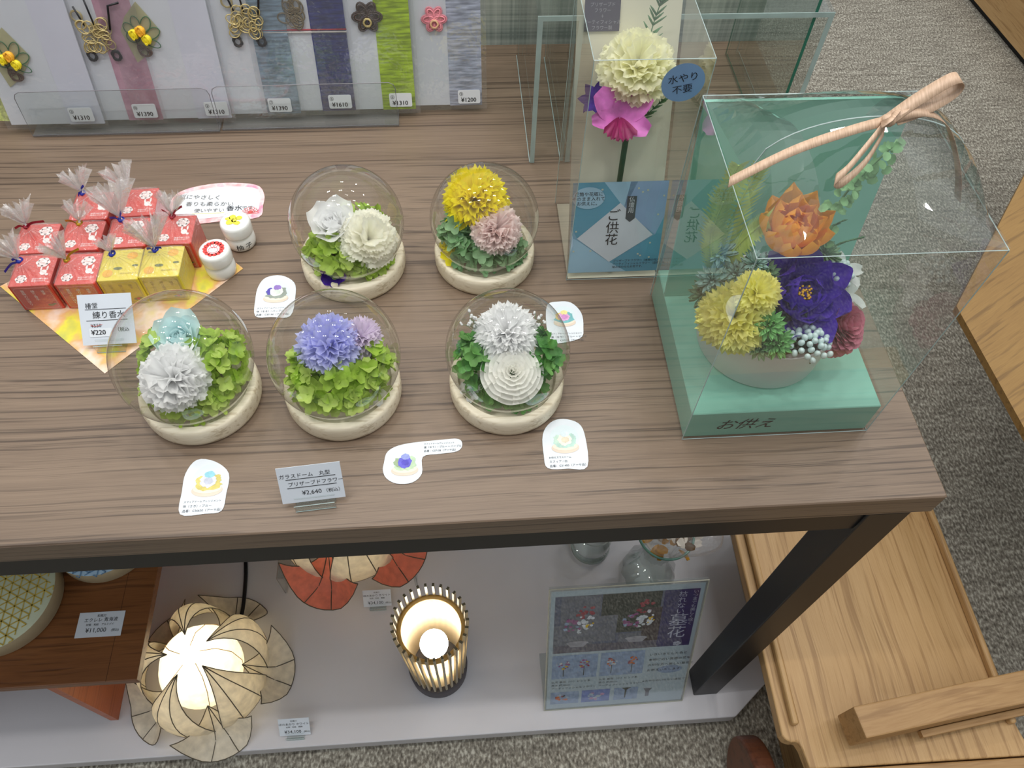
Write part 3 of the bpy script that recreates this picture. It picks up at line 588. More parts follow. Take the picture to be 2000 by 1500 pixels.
# arrangement inside the mint box
random.seed(31)
PX, PY, PZ = -0.1435, 0.1480, TZ + 0.0390
t = root('flower_arrangement', 'pot of orange, violet, yellow and rose flowers with succulents inside the mint box', 'flower arrangement', (PX, PY, PZ))
def A_(x, y, z): return (x - PX, y - PY, z - PZ)
b = MB(); b.lathe([(0, 0), (.0540, 0), (.0555, .002), (.0590, .05), (.0575, .05), (.052, .040), (0, .040)], 64); b.build('pot', mat('grey_white_pot', (224, 224, 220), .5, .04, 30), t, True).modifiers.new('e', 'EDGE_SPLIT').split_angle = .8
b = MB(); b.ball((0, 0, .040), .047, .047, .034, 20, 10); b.build('floral_foam', mat('dark_moss', (44, 58, 40), .9, .4, 90, .6), t, True)
lotus('lotus', P_ORANGE, A_(-.1440, .168, .958), (-.03, -.22, 1), .0400, t, ((5, .25, -.30, .66), (6, .65, -.25, .84), (8, .95, -.25, 1.04), (9, 1.2, -.15, 1.10)), .50, 'oval', None, .015, .30)['label'] = 'orange peony flower'
lotus('lotus', P_DARKVIOLET, A_(-.1340, .130, .923), (.02, -.5, 1), .0385, t, ((5, .4, -.3, .55), (6, .8, -.1, .78), (7, 1.15, .2, .98), (7, 1.4, .65, 1.15)), .80, 'round', mat('yellow_stamens', (220, 170, 40), .6), .04)['label'] = 'deep violet flower'
carnation('carnation', P_SOFTYEL, A_(-.1900, .118, .911), (-.30, -.45, 1), .0290, t, 110, .06, .08, 8)['label'] = 'soft yellow carnation'
carnation('carnation', P_SOFTYEL, A_(-.1790, .121, .936), (.1, -.35, 1), .0185, t, 60, .06, .08, 8)['label'] = 'smaller yellow carnation'
carnation('pompon', P_ROSE, A_(-.0980, .120, .890), (.45, -.5, .9), .0245, t, 120, .0, .02, 4, 2.0, .42, .1)['label'] = 'dusty rose pompon flower'
def succ(loc, nrm, R, mt, lay=((5, .3, .9), (7, .7, 1.0), (8, 1.05, 1.1), (8, 1.4, 1.1)), wd=.34):
    b = MB(); b.m = aim(A_(*loc), nrm)
    for k_, (n, p, L) in enumerate(lay):
        for i in range(n):
            az = 2 * PI * (i + .5 * (k_ % 2)) / n
            for cu in (.35, -.25): b.petal(az, p, p + .2 - .4 * (k_ == 0), R * L, R * wd, 'spoon', cu, 0, 3, 0, 2, 4, z0=-R * .2, ph=0)
    return b.build('succulent', mt, t, True)
for loc, nrm, R, mt in [((-.2060, .148, .925), (-.5, -.2, 1), .0135, P_SUCC2), ((-.2000, .140, .914), (-.5, -.4, 1), .0130, P_SUCC), ((-.1985, .133, .920), (-.2, -.3, 1), .0140, P_SUCC), ((-.1700, .100, .9230), (0, -.6, 1), .0135, P_SUCC3),
                        ((-.1600, .0930, .9080), (.05, -.8, .9), .0135, P_SUCC3), ((-.1720, .0940, .9020), (-.2, -.8, .9), .0115, P_SUCC), ((-.1640, .145, .932), (.1, -.4, 1), .0125, P_SUCC), ((-.2080, .150, .905), (-.8, -.2, .8), .0135, P_SUCC),
                        ((-.1870, .150, .930), (-.2, -.2, 1), .0125, P_SUCC2), ((-.1720, .152, .938), (0, -.2, 1), .0115, P_SUCC2), ((-.1990, .165, .938), (-.4, 0, 1), .0135, P_SUCC2), ((-.1050, .168, .930), (.5, 0, 1), .0130, P_SUCC)]: succ(loc, nrm, R, mt)
M_BERRY = mat('white_berry', (238, 243, 240), .35, .1, 200, .0); M_BERRY2 = mat('blue_white_berry', (200, 222, 220), .35, .1, 200, .0)
mb0 = None
def berries(c, rx, ry, rz, n):
    global mb0
    for i in range(n):
        a = i * 2.39996; q = math.sqrt((i + .5) / n); p = Vector(c) + Vector((rx * q * math.cos(a), ry * q * math.sin(a) - .25 * rz * (1 - q), rz * (1 - q * q))) + Vector((random.uniform(-1, 1), random.uniform(-1, 1), random.uniform(-1, 1))) * .001
        if mb0 is None: ob = MB().ball((0, 0, 0), .0026, .0026, .0031, 10, 8).build('berry', M_BERRY, t, True); mb0 = ob
        else: ob = mb0.copy(); C.objects.link(ob); ob.parent = t
        if i % 3 == 0: ob.material_slots[0].link = 'OBJECT'; ob.material_slots[0].material = M_BERRY2
        ob.location = A_(*p); ob.rotation_euler = (random.uniform(-.6, .6), random.uniform(-.6, .6), 0)
berries((-.1330, .0960, .9000), .0200, .0180, .014, 40)
berries((-.0990, .158, .915), .0180, .0180, .012, 34)
P_WLEAF = col('white_leaf', (238, 242, 238), var=.04, trans=.4)
b = MB()
for c_, az0 in ((A_(-.0790, .150, .897), 0.2), (A_(-.0870, .160, .915), 1.4)):
    b.m = aim(c_, (.5, -.3, .9))
    for j in range(4): b.petal(az0 + j * 1.35, 1.1, 1.5, .0175, .0115, 'round', .12, .0006, 3, 0, 5, 5)
    b.m = Matrix(); b.k = 0
b.build('white_leaf_spray', P_WLEAF, t, True)
def frond(pts, ll, mt, n, name='fern_frond', lw=.0026, sd=(1, 0, 0), crv=.3):
    b = MB(); c = curve([A_(*p) for p in pts], 8); b.tube(c, .0009, 6); N = len(c) - 1
    for i in range(n):
        f = (i + .5) / n; a = f * N; p = Vector(c[int(a)]).lerp(Vector(c[min(N, int(a) + 1)]), a - int(a)); d = (Vector(c[min(N, int(a) + 1)]) - Vector(c[int(a)])).normalized()
        for s_ in (-1, 1):
            side = Vector(sd) * s_; l = ll * (.55 + .45 * math.sin(PI * min(1, .15 + f))) * random.uniform(.85, 1.1)
            dr = (side + d * .35).normalized(); up = dr.cross(d).normalized() * lw
            q1 = p + dr * l * .5 + d * .0005; q2 = p + dr * l + d * l * crv
            w1 = d * lw * .5
            b.add([p - w1 * .5, p + w1 * .5, q1 + w1, q2, q1 - w1], [(0, 1, 2, 3, 4)])
    return b.build(name, mt, t, False)
frond([(-.196, .164, .915), (-.2060, .168, .950), (-.2090, .172, .990), (-.2040, .174, 1.020)], .0150, P_FERN, 34, lw=.0036)
frond([(-.190, .166, .915), (-.1950, .172, .950), (-.1900, .178, .985), (-.1820, .182, 1.012)], .0190, P_FERN, 26, lw=.0040)
frond([(-.196, .158, .915), (-.2080, .160, .940), (-.2120, .164, .965), (-.2090, .168, .990)], .0105, P_FERN, 28, lw=.0034)
frond([(-.196, .160, .930), (-.182, .166, .952), (-.166, .172, .966)], .0170, P_FERN, 22, sd=(.1, .5, .85), lw=.0036)
# eucalyptus at the back right
b = MB(); c = curve([A_(-.118, .172, .935), A_(-.106, .180, .985), A_(-.086, .184, 1.025)], 8); b.tube(c, .0009, 6)
for i in range(70):
    p = Vector(c[random.randrange(len(c))]) + Vector((random.uniform(-1, 1) * .010, random.uniform(-1, 1) * .006, random.uniform(-1, 1) * .005)); b.m = aim(p, (random.uniform(-.6, .6), -.6, 1), random.uniform(0, 6))
    b.petal(0, 1.2, 1.6, .0078, .0066, 'round', .1, 0, 3, 0, 4, 3)
b.build('eucalyptus', P_EUC, t, True)
sprig('rosemary_sprig', [A_(-.112, .166, .925), A_(-.096, .172, .935), A_(-.078, .174, .940)], .008, M_ROSEM, t, 12, .0007, .2)
sprig('rosemary_sprig', [A_(-.116, .172, .930), A_(-.106, .180, .945), A_(-.094, .184, .950)], .008, M_ROSEM, t, 12, .0007, .2)
# dark leaves filling gaps
b = MB()
for i in range(46):
    a = random.uniform(0, 2 * PI); e = random.uniform(.1, 1); h = math.sqrt(1 - e * e); p = Vector((h * math.cos(a) * .050, h * math.sin(a) * .047, .038 + e * .040)); b.m = aim(p, p - Vector((0, 0, .03)), a); b.petal(a, .9, 1.4, .017, .007, 'point', .15, 0, 3, 0, 3, 4)
b.build('leaf_filler', col('deep_leaf', (62, 96, 72), var=.3), t, True)

# ------------------------------------------------------------ picture cards on the table
def blob_flower(b, x, y, r, k_, n=14, z=.0006): b.k = k_; b.disc(x, y, r, r * .85, z, n, 0, .14)
def pcard(label, outline, tilt, cx, cy, s, cols, lines, tx, ty, ts=.0024, oval=True):
    """a cut-out card lying on the table, with its little painted dome"""
    xm = sum(p[0] for p in outline) / len(outline); ym = sum(p[1] for p in outline) / len(outline)
    b = MB(); b.prism([(p[0] - xm, p[1] - ym) for p in smooth_poly(outline, 4)], 0, .0005)
    o = b.build('picture_card', M_PAPER, None, loc=(xm, ym, TZ + .0002)); tag(o, label, 'card', 'picture cards beside the domes')
    b = MB(); X, Y = cx - xm, cy - ym
    def ell(k_, x, y, rx, ry, z, jit=0, n=24): b.k = k_; b.disc(x, y, rx, ry, z, n, 0, jit)
    ell(0, X, Y + .004 * s, .0135 * s, .0145 * s, .0007); ell(1, X, Y - .006 * s, .0130 * s, .0062 * s, .0008); ell(2, X, Y - .0045 * s, .0118 * s, .0046 * s, .0009)
    ell(3, X, Y - .001 * s, .0108 * s, .0055 * s, .00095, .16); ell(4, X - .0045 * s, Y + .003 * s, .006 * s, .005 * s, .001, .2); ell(3, X + .006 * s, Y + .004 * s, .0045 * s, .0045 * s, .001, .2)
    ell(5, X, Y + .0025 * s, .0068 * s, .0062 * s, .0011, .14); ell(6, X + .0005, Y + .0085 * s, .0042 * s, .0034 * s, .00115, .12); ell(7, X + .0004, Y + .0022 * s, .0036 * s, .0032 * s, .0012, .2)
    ms = [mat('card_pale_blue', (222, 234, 238), .6, .03, 60), mat('card_pale_wood', (226, 208, 190), .6, .05, 60), mat('card_wood_light', (236, 226, 208), .6, .04, 60)] + [mat('card_ink_%d_%d_%d' % c, c, .6, .12, 300) for c in cols]
    b.build('printed_picture', ms, o)
    b = MB(); y = ty - ym
    for i, l in enumerate(lines): b.text(l, tx - xm, y - i * ts * 1.75, ts * (.8 if i == 0 else 1), .0008, 'LEFT', tilt)
    b.build('lettering', mat('grey_print', (74, 78, 84), .6, .1, 60), o); return o
cA = [(-0.6448, 0.0712), (-0.6293, 0.0688), (-0.616, 0.0567), (-0.6156, 0.0374), (-0.6174, 0.022), (-0.6308, 0.02), (-0.6508, 0.0207), (-0.6526, 0.0419), (-0.6523, 0.0587)]
cB = [(-0.6142, 0.2672), (-0.6078, 0.2785), (-0.5927, 0.2806), (-0.579, 0.2703), (-0.5764, 0.252), (-0.5793, 0.2272), (-0.5975, 0.2268), (-0.613, 0.2288), (-0.6154, 0.2505)]
cC = [(-0.3253, 0.2301), (-0.3147, 0.233), (-0.3019, 0.231), (-0.2932, 0.2174), (-0.2933, 0.1993), (-0.2985, 0.1857), (-0.3265, 0.1808), (-0.329, 0.1915), (-0.3289, 0.2139)]
cD = [(-0.3443, 0.08), (-0.3362, 0.0923), (-0.3242, 0.0955), (-0.3108, 0.0899), (-0.3066, 0.0753), (-0.3084, 0.046), (-0.3251, 0.045), (-0.3429, 0.0465), (-0.3453, 0.0592)]
cE = [(-0.4845, 0.0593), (-0.4812, 0.0708), (-0.4669, 0.0772), (-0.4354, 0.0797), (-0.4196, 0.0798), (-0.4162, 0.0734), (-0.4209, 0.0675), (-0.4357, 0.0657), (-0.4509, 0.0635), (-0.4518, 0.0475), (-0.4601, 0.0392), (-0.4732, 0.0389), (-0.482, 0.0443), (-0.4852, 0.0519)]
pcard('white picture card of a yellow-leaved dome with a pale blue top flower', cA, 0, -.632, .0475, 1, [(214, 200, 116), (226, 212, 130), (222, 224, 232), (150, 208, 222), (198, 202, 216)], ['スフィアドームアレンジメント', '咲（さき）/ ブルー', '品番：C36650（アーサ品）'], -.6496, .0305)
pcard('white picture card of a white flower with purple blossoms, right of the balm jars', cB, 0, -.5955, .256, .95, [(150, 160, 150), (86, 76, 170), (232, 238, 230), (150, 120, 196), (214, 224, 214)], ['スフィアドームアレンジメント', '咲（るる）/ パープル', '品番：C37190（アーサ品）'], -.6125, .2372)
pcard('white picture card of a pink flower, right of the dark-leaved dome', cC, 0, -.311, .211, .85, [(120, 186, 190), (236, 206, 120), (226, 170, 214), (236, 226, 150), (206, 140, 196)], ['スフィアドームアレンジメント', '優（ゆう）/ ブルー + ピンク', '品番：C37152（アーサ品）'], -.3262, .1915)
pcard('white picture card of a cream rose dome lying in front of the dark-leaved dome', cD, 0, -.3255, .0715, .95, [(186, 218, 206), (196, 222, 206), (240, 236, 222), (222, 236, 240), (228, 214, 190)], ['お供えガラスドーム', 'スフィア / 白', '品番：C31400（アーサ品）'], -.3412, .0555)
pcard('white key-shaped picture card of a purple flower right of the dome price sign', cE, 0, -.4665, .0565, .9, [(190, 214, 180), (156, 176, 140), (104, 100, 206), (150, 160, 220), (86, 80, 190)], ['スフィアドームアレンジメント', '優（ゆう）/ ブルー + パープル', '品番：C37158（アーサ品）'], -.4500, .0755, .0021)
# handwritten card
H1 = [(-0.722, 0.3892), (-0.7176, 0.4051), (-0.7001, 0.4158), (-0.6675, 0.4212), (-0.6334, 0.4165), (-0.6228, 0.4013), (-0.6221, 0.3836), (-0.625, 0.3656), (-0.6596, 0.3617), (-0.6965, 0.3579), (-0.711, 0.3654), (-0.7184, 0.3773)]
H2 = [(-0.7185, 0.3875), (-0.7142, 0.4009), (-0.6964, 0.4099), (-0.6666, 0.4145), (-0.6356, 0.4116), (-0.6273, 0.4015), (-0.6261, 0.3853), (-0.6297, 0.3736), (-0.6604, 0.3679), (-0.6965, 0.3647), (-0.7091, 0.3699), (-0.7154, 0.3787)]
hx, hy = -.672, .388
b = MB(); b.prism([(p[0] - hx, p[1] - hy) for p in smooth_poly(H1, 4)], 0, .0005)
o = b.build('handwritten_card', ramp_mat('pink_watercolour', [(.35, (240, 168, 172)), (.5, (250, 214, 214)), (.65, (224, 150, 176))], 60), None, loc=(hx, hy, TZ + .0002)); tag(o, 'handwritten white card with pink watercolour border behind the red gift boxes', 'card')
MB().flat([(p[0] - hx, p[1] - hy) for p in smooth_poly(H2, 4)], .0008).build('writing_paper', M_PAPER, o)
b = MB(); b.text('肌にやさしく', -.0420, .0090, .0066, .0012, rot=-.06); b.text('香りも柔らかい', -.033, -.0025, .0064, .0012, rot=-.03); b.text('使いやすい', -.0225, -.0128, .0056, .0012, rot=0.0); b.text('です', .0275, -.0108, .0056, .0012, rot=.05)
b.k = 1; b.text('香水', .0115, -.0118, .0075, .0013, rot=.05); b.k = 2
for i in range(9): b.m = Matrix.Translation((.0375, -.0160, .0012)) @ Matrix.Rotation((i - 4) * .38, 4, 'Z'); b.ring(0, .0045, .0016, .0048, .0002, 0, 0, 10); b.m = Matrix()
b.k = 3; b.flat([(-.024, -.0155), (.010, -.0150), (.010, -.0142), (-.024, -.0147)], .001)
b.build('lettering', [M_PENCIL, M_INK, mat('red_pen', (226, 96, 92), .6), mat('yellow_marker', (240, 232, 150), .6)], o)
# watercolour paper under boxes
o = MB().prism([(x_ + .7757, y_ - .2797) for x_, y_ in ((-.868, .279), (-.7427, .1671), (-.6324, .2922), (-.690, .350), (-.745, .372), (-.800, .335))], 0, .0004).build('patterned_paper', ramp_mat('yellow_watercolour', [(.30, (188, 190, 96)), (.40, (228, 218, 70)), (.48, (230, 178, 118)), (.58, (240, 214, 196)), (.7, (226, 206, 104))], 22, detail=4), None, loc=(-.7757, .2797, TZ + .0002))
tag(o, 'square yellow and orange watercolour paper lying under the little perfume boxes', 'paper')

# ------------------------------------------------------------ perfume boxes in cellophane
M_RED = mat('red_carton', (212, 66, 52), .45, .05, 60); M_YEL = mat('yellow_carton', (226, 208, 60), .45, .06, 60)
M_PW = mat('carton_white_print', (246, 236, 232), .5, .03, 60); M_PR = mat('carton_line', (214, 150, 140), .5, .1, 60); M_GRN = mat('leaf_print', (104, 112, 50), .5, .2, 60); M_ORG = mat('citrus_print', (234, 174, 44), .5, .15, 90); M_LINEY = mat('carton_gold_line', (176, 150, 60), .5, .1, 60)
RIBC = {'blue': mat('blue_ribbon', (20, 40, 150), .3, .3, 200), 'red': mat('dark_red_ribbon', (140, 16, 40), .3, .3, 200), 'gold': mat('gold_ribbon', (176, 140, 40), .3, .3, 200, metal=.6)}
def roseprint(b, x, y, r, z):
    b.k = 0
    for i in range(6): b.disc(x + r * .55 * math.cos(i * PI / 3), y + r * .55 * math.sin(i * PI / 3), r * .5, r * .46, z, 10)
    b.disc(x, y, r * .62, z=z + .0001, n=12); b.k = 1
    for q, s_ in ((.62, 0), (.38, 1.5), (.2, 3)):
        b.tube([(x + r * q * math.cos(s_ + a * .5), y + r * q * .9 * math.sin(s_ + a * .5), z + .0002) for a in range(9)], .00011, 4)
def perfume(kind, x, y, rz, label, rib, lean, tails, grp='cellophane-wrapped perfume boxes', frill=1.0):
    w_, h_, d_ = .0375, .0345, .0395
    t = root('perfume_box', label, 'gift box', (x, y, TZ + .0007), (0, 0, rz), grp)
    o = MB().box((-w_ / 2, -d_ / 2, 0), (w_ / 2, d_ / 2, h_)).build('carton', M_RED if kind == 'red' else M_YEL, t); bevel(o, .0005, 1)
    b = MB(); z = .0003; b.m = Matrix.Translation((0, 0, h_))
    if kind == 'red':
        roseprint(b, -.0085, -.0110, .0052, z); roseprint(b, .0070, .0095, .0064, z)
        b.k = 0; b.disc(.0100, -.0035, .0032, .0034, z, 12); b.disc(.0072, .0010, .0009, .0030, z, 8); b.disc(.0128, .0018, .0009, .0032, z, 8); b.disc(.0136, -.0062, .0015, z=z, n=8)
        b.text('椿堂の練り香水', .0015, -.0125, .0019, z); b.text('薔薇のかほり', .0015, -.0150, .0019, z)
        for i in range(9): b.disc(-.014 + .001 * i, .004 + .0012 * i, .0004, z=z, n=5)
    else:
        b.k = 3; b.disc(-.0100, -.0110, .0048, z=z, n=18); b.disc(.0095, .0110, .0052, .0046, z, 18); b.k = 2; b.disc(-.0015, -.0050, .0042, .0019, z, 10, .3); b.disc(.0140, -.002, .003, .0015, z, 10); b.disc(-.011, .013, .004, .0015, z, 10)
        b.k = 4; b.text('椿堂の練り香水', .0015, -.0125, .0019, z); b.text('ゆずのかほり', -.0150, .008, .0019, z)
    b.m = Matrix.Translation((0, -d_ / 2 - .0003, 0)) @ Matrix.Rotation(PI / 2, 4, 'X')
    q = rounded(-w_ / 2 + .003, .003, w_ / 2 - .003, h_ - .003, .003); b.k = 1 if kind == 'red' else 4
    b.tube([(p[0], p[1], .0001) for p in q], .00018, 4, True)
    b.k = 0 if kind == 'red' else 4
    b.text('椿堂', .0095, .0255, .0029, .0002, vert=True); b.text('練り香水', .0005, .0255, .0033, .0002, vert=True); b.text('薔薇のかほり' if kind == 'red' else 'ゆずのかほり', -.0085, .0260, .0033, .0002, vert=True)
    b.k = 2; b.disc(.009, .0068, .003, .0014, .0002, 10, .4); b.disc(.0125, .0080, .002, .001, .0002, 10)
    if kind != 'red': b.k = 5; b.disc(.0105, .0075, .0016, z=.0003, n=10)
    b.build('printed_pattern', [M_PW, M_PR, M_GRN, M_ORG, M_LINEY, M_RED], t)
    # cellophane: tight round the box, gathered to a knot and fanned out
    lx, ly = lean; kz = h_ + .0125; K = Vector((lx * .012, ly * .010, kz)); b = MB(); a_, c_ = w_ / 2 + .0007, d_ / 2 + .0007
    rim = []; N = 36
    for i in range(N):
        an = 2 * PI * i / N; cx, sx = math.cos(an), math.sin(an); m_ = max(abs(cx), abs(sx)); rim.append((a_ * cx / m_, c_ * sx / m_))
    rings = [[(x_, y_, .0008) for x_, y_ in rim], [(x_, y_, h_ + .0006) for x_, y_ in rim]]
    for f in (.35, .7, .93):
        rings.append([tuple(Vector((x_, y_, h_ + .0009)).lerp(K, f) + Vector((0, 0, (.0016 if i % 2 else -.0004) * (1 - f) * (f > .2)))) for i, (x_, y_) in enumerate(rim)])
    kr = .0016; rings.append([tuple(K + Vector((kr * math.cos(2 * PI * i / N), kr * math.sin(2 * PI * i / N), 0))) for i in range(N)])
    ax_ = Vector((lx * .75, ly * .75 + .15, 1)).normalized(); qt = ax_.to_track_quat('Z', 'Y')
    for f, r_ in ((.35, .0045), (.7, .0085), (1, .0125)):
        rings.append([tuple(K + qt @ Vector((frill * r_ * (1 + .35 * math.sin(i * 2.6) + .2 * math.sin(i * 5.1)) * math.cos(2 * PI * i / N), frill * r_ * .62 * (1 + .4 * math.cos(i * 3.1)) * math.sin(2 * PI * i / N), frill * f * .021 * (1 + .22 * math.sin(i * 1.9 + x * 90))))) for i in range(N)])
    vs = [p for r_ in rings for p in r_]; b.add(vs, [(k_ * N + i, k_ * N + (i + 1) % N, (k_ + 1) * N + (i + 1) % N, (k_ + 1) * N + i) for k_ in range(len(rings) - 1) for i in range(N)]); b.mi = [1 if q_ >= 5 * N else 0 for q_ in range(len(b.f))]
    b.build('cellophane', [M_WRAP, M_FRILL], t, label='crinkled clear cellophane')
    b = MB(); b.ring(K.x, K.y, .0026, .0026, .0009, 0, K.z, 12)
    b.ball(tuple(K + Vector((0, -.0028, .0003))), .0022, .0018, .0018, 8, 6)
    for (dx, dy, dz) in tails:
        pth = curve([tuple(K + Vector((0, -.003, 0))), tuple(K + Vector((dx * .4, dy * .4 - .003, dz * .4 + .003))), tuple(K + Vector((dx, dy - .003, dz)))]); b.ribbon(pth, (-dy, dx, .4) if abs(dx) + abs(dy) > .001 else (1, 0, 0), .0028)
    b.build('ribbon_tie', RIBC[rib], t, label=rib + ' ribbon tie'); return t
perfume('red', -.8165, .2665, .02, 'red perfume box with blue tie at the left end of the front row', 'blue', (-.6, .2), [(-.014, -.006, -.006), (-.004, -.001, .004)])
perfume('red', -.7745, .2665, .01, 'red perfume box with gold tie between a blue-tied red one and the yellow ones', 'gold', (-.5, .1), [(.012, .010, .006)])
perfume('yellow', -.7365, .2700, .03, 'yellow perfume box with blue tie touching the red gold-tied one', 'blue', (-.3, .3), [(.004, .003, .003)], frill=.7)
perfume('yellow', -.6985, .2725, .015, 'yellow perfume box with wide blue tie at the right end of the front row', 'blue', (-.2, .4), [(-.007, .002, .002), (.007, .002, .003)], frill=1.35)
perfume('red', -.8245, .3085, .02, 'red perfume box with dark red bow at the left end of the middle row', 'red', (-.4, .5), [(-.010, 0, 0), (.018, .004, .004), (.010, -.014, -.010)])
perfume('red', -.7815, .3105, .00, 'red perfume box with gold tie, second in the middle row', 'gold', (.1, .5), [(-.012, .003, .003)], frill=.9)
perfume('red', -.7375, .3130, .03, 'pale-looking red perfume box under cloudy film with long blue bow', 'blue', (-.3, .6), [(-.010, .003, .002), (.003, .010, .006), (.012, -.014, -.006)], frill=1.5)
perfume('red', -.6935, .3150, .01, 'red perfume box with dark red tie at the right end of the middle row', 'red', (.1, .6), [(-.010, .008, .004), (.010, .010, .006)], frill=1.0)
perfume('red', -.7820, .3525, .02, 'red perfume box with blue tie at the back, left one of the back pair', 'blue', (-.4, .6), [(.004, .004, .008), (-.003, -.002, 0)])
perfume('red', -.7370, .3560, .06, 'red perfume box with gold tie at the back beside the handwritten card', 'gold', (-.5, .5), [(.003, -.004, .002)], frill=1.1)

# ------------------------------------------------------------ balm jars
def jar(label, x, y, top, kanji):
    t = root('balm_jar', label, 'jar', (x, y, TZ + .0007), (0, 0, 0), 'balm jars'); M_MILK = mat('milky_glass', (236, 236, 232), .15, .02, 30, coat=.5)
    MB().lathe([(0, 0), (.0125, 0), (.0145, .0015), (.0150, .006), (.0148, .012), (.0132, .016), (.0120, .0172)], 40).build('jar_body', M_MILK, t, True)
    MB().lathe([(.0120, .0170), (.0148, .0172), (.0153, .019), (.0153, .0285), (.0146, .0308), (.0130, .0318), (0, .0320)], 40).build('lid', M_MILK, t, True)
    b = MB(); z = .0323; c_ = 0
    if top == 'red':
        b.k = 0
        for i in range(14): a = i * PI / 7; b.disc(.0082 * math.cos(a), .0082 * math.sin(a), .0026, .0022, z, 9, 0, .15)
        b.k = 1; b.disc(0, -.001, .0060, z=z + .0001, n=20); b.k = 0
        b.ring(0, -.0022, .0046, .0038, .0002, 0, z + .0003, 20); b.ring(-.0018, .0038, .0012, .0034, .0002, .25, z + .0003, 14); b.ring(.0022, .0038, .0012, .0034, .0002, -.3, z + .0003, 14); b.disc(-.0015, -.002, .0003, z=z + .0004, n=6); b.disc(.0015, -.002, .0003, z=z + .0004, n=6)
        mats = [mat('red_stamp', (226, 70, 66), .5, .1, 60), M_PAPER]
    else:
        b.k = 0
        for (x_, y_, r_) in ((-.004, -.003, .004), (.003, -.004, .0035), (-.002, .004, .004), (.0045, .003, .0035), (0, -.0005, .003), (-.0065, .002, .0026)): b.disc(x_, y_, r_, r_ * .85, z, 12, 0, .15)
        mats = [mat('yellow_stamp', (240, 222, 70), .5, .1, 60), M_PAPER]
    b.build('lid_print', mats, t)
    if kanji:
        b = MB(); b.k = 0
        for i, ch in enumerate(kanji):
            an = -PI / 2 + .10 + i * .62; b.m = Matrix.Translation((.0153 * math.cos(an), .0153 * math.sin(an), .0045)) @ Matrix.Rotation(an + PI / 2, 4, 'Z') @ Matrix.Rotation(PI / 2, 4, 'X'); b.text(ch, 0, 0, .0070, 0, 'CENTER')
        b.build('lettering', M_INK, t)
jar('white balm jar with red bunny lid print standing nearest the yellow boxes', -.6525, .2895, 'red', '')
jar('white balm jar with yellow lid print and black writing in front of the handwritten card', -.6375, .3285, 'yellow', '柚子')

# ------------------------------------------------------------ standing price signs
def card_stand(par, wd, y=0): 
    b = MB(); b.box((-wd / 2, -.006, 0), (wd / 2, -.0045, .010)); b.box((-wd / 2, -.006, 0), (wd / 2, .010, .0015)); b.box((-wd / 2, .001, 0), (wd / 2, .0025, .010)); b.build('clear_stand', M_ACRYL, par)
    e = MB()
    for p, q in (((-wd / 2, -.0060, .010), (wd / 2, -.0060, .010)), ((-wd / 2, -.0060, 0.0005), (wd / 2, -.0060, 0.0005))): e.tube([p, q], .0004, 4)
    e.build('stand_edge', M_EDGE, par)
t = root('price_sign', 'white price sign reading 220 yen in front of the wrapped perfume boxes', 'sign', (-.7415, .1970, TZ + .0008), (0, 0, .02))
ps = MB().box((-.0242, 0, -.0003), (.0242, .047, .0003)).build('sign_card', M_CARDW, t, loc=(0, -.001, .006), rot=(PI / 2 - .82, 0, 0))
b = MB(); z = .0006
b.text('椿堂', -.0180, .0345, .0050, z); b.text('練り香水', -.0125, .0250, .0064, z); b.flat([(-.0185, .0328), (.0185, .0328), (.0185, .0333), (-.0185, .0333)], z); b.flat([(-.0185, .0225), (.0185, .0225), (.0185, .0230), (-.0185, .0230)], z)
b.text('¥550', -.0150, .0165, .0040, z); b.text('¥220', -.0155, .0095, .0056, .0009); b.text('¥220', -.0152, .0095, .0056, .0009); b.text('（税込', .0060, .0120, .0038, z)
b.k = 1; b.tube([(-.0150, .0185, .0010), (-.0110, .0172, .0010), (-.0045, .0190, .0010)], .0002, 4); b.k = 2; b.flat(rounded(-.0170, .0075, .0035, .0155, .001), .0007)
b.build('lettering', [M_INK, mat('red_pen', (226, 96, 92), .6), M_PAPER], ps)
card_stand(t, .026)
t = root('price_sign', 'grey-white price sign reading 2,640 yen in front of the middle dome', 'sign', (-.5400, .0245, TZ + .0001), (0, 0, 0.08))
ps = MB().box((-.0257, 0, -.0003), (.0257, .0345, .0003)).build('sign_card', M_CARDW, t, loc=(-.0005, 0, .006), rot=(PI / 2 - .52, 0.0, 0.0))
b = MB(); b.text('ガラスドーム　丸型', -.0245, .0245, .0040, z); b.text('プリザーブドフラワー', -.0185, .0165, .0039, z); b.text('¥2,640', -.0085, .0070, .0050, z); b.text('（税込）', .0085, .0072, .0036, z)
b.flat([(-.0195, .0225), (.0205, .0225), (.0205, .0231), (-.0195, .0231)], z); b.flat([(-.0195, .0143), (.0205, .0143), (.0205, .0149), (-.0195, .0149)], z)
b.build('lettering', M_INK, ps); card_stand(t, .033)

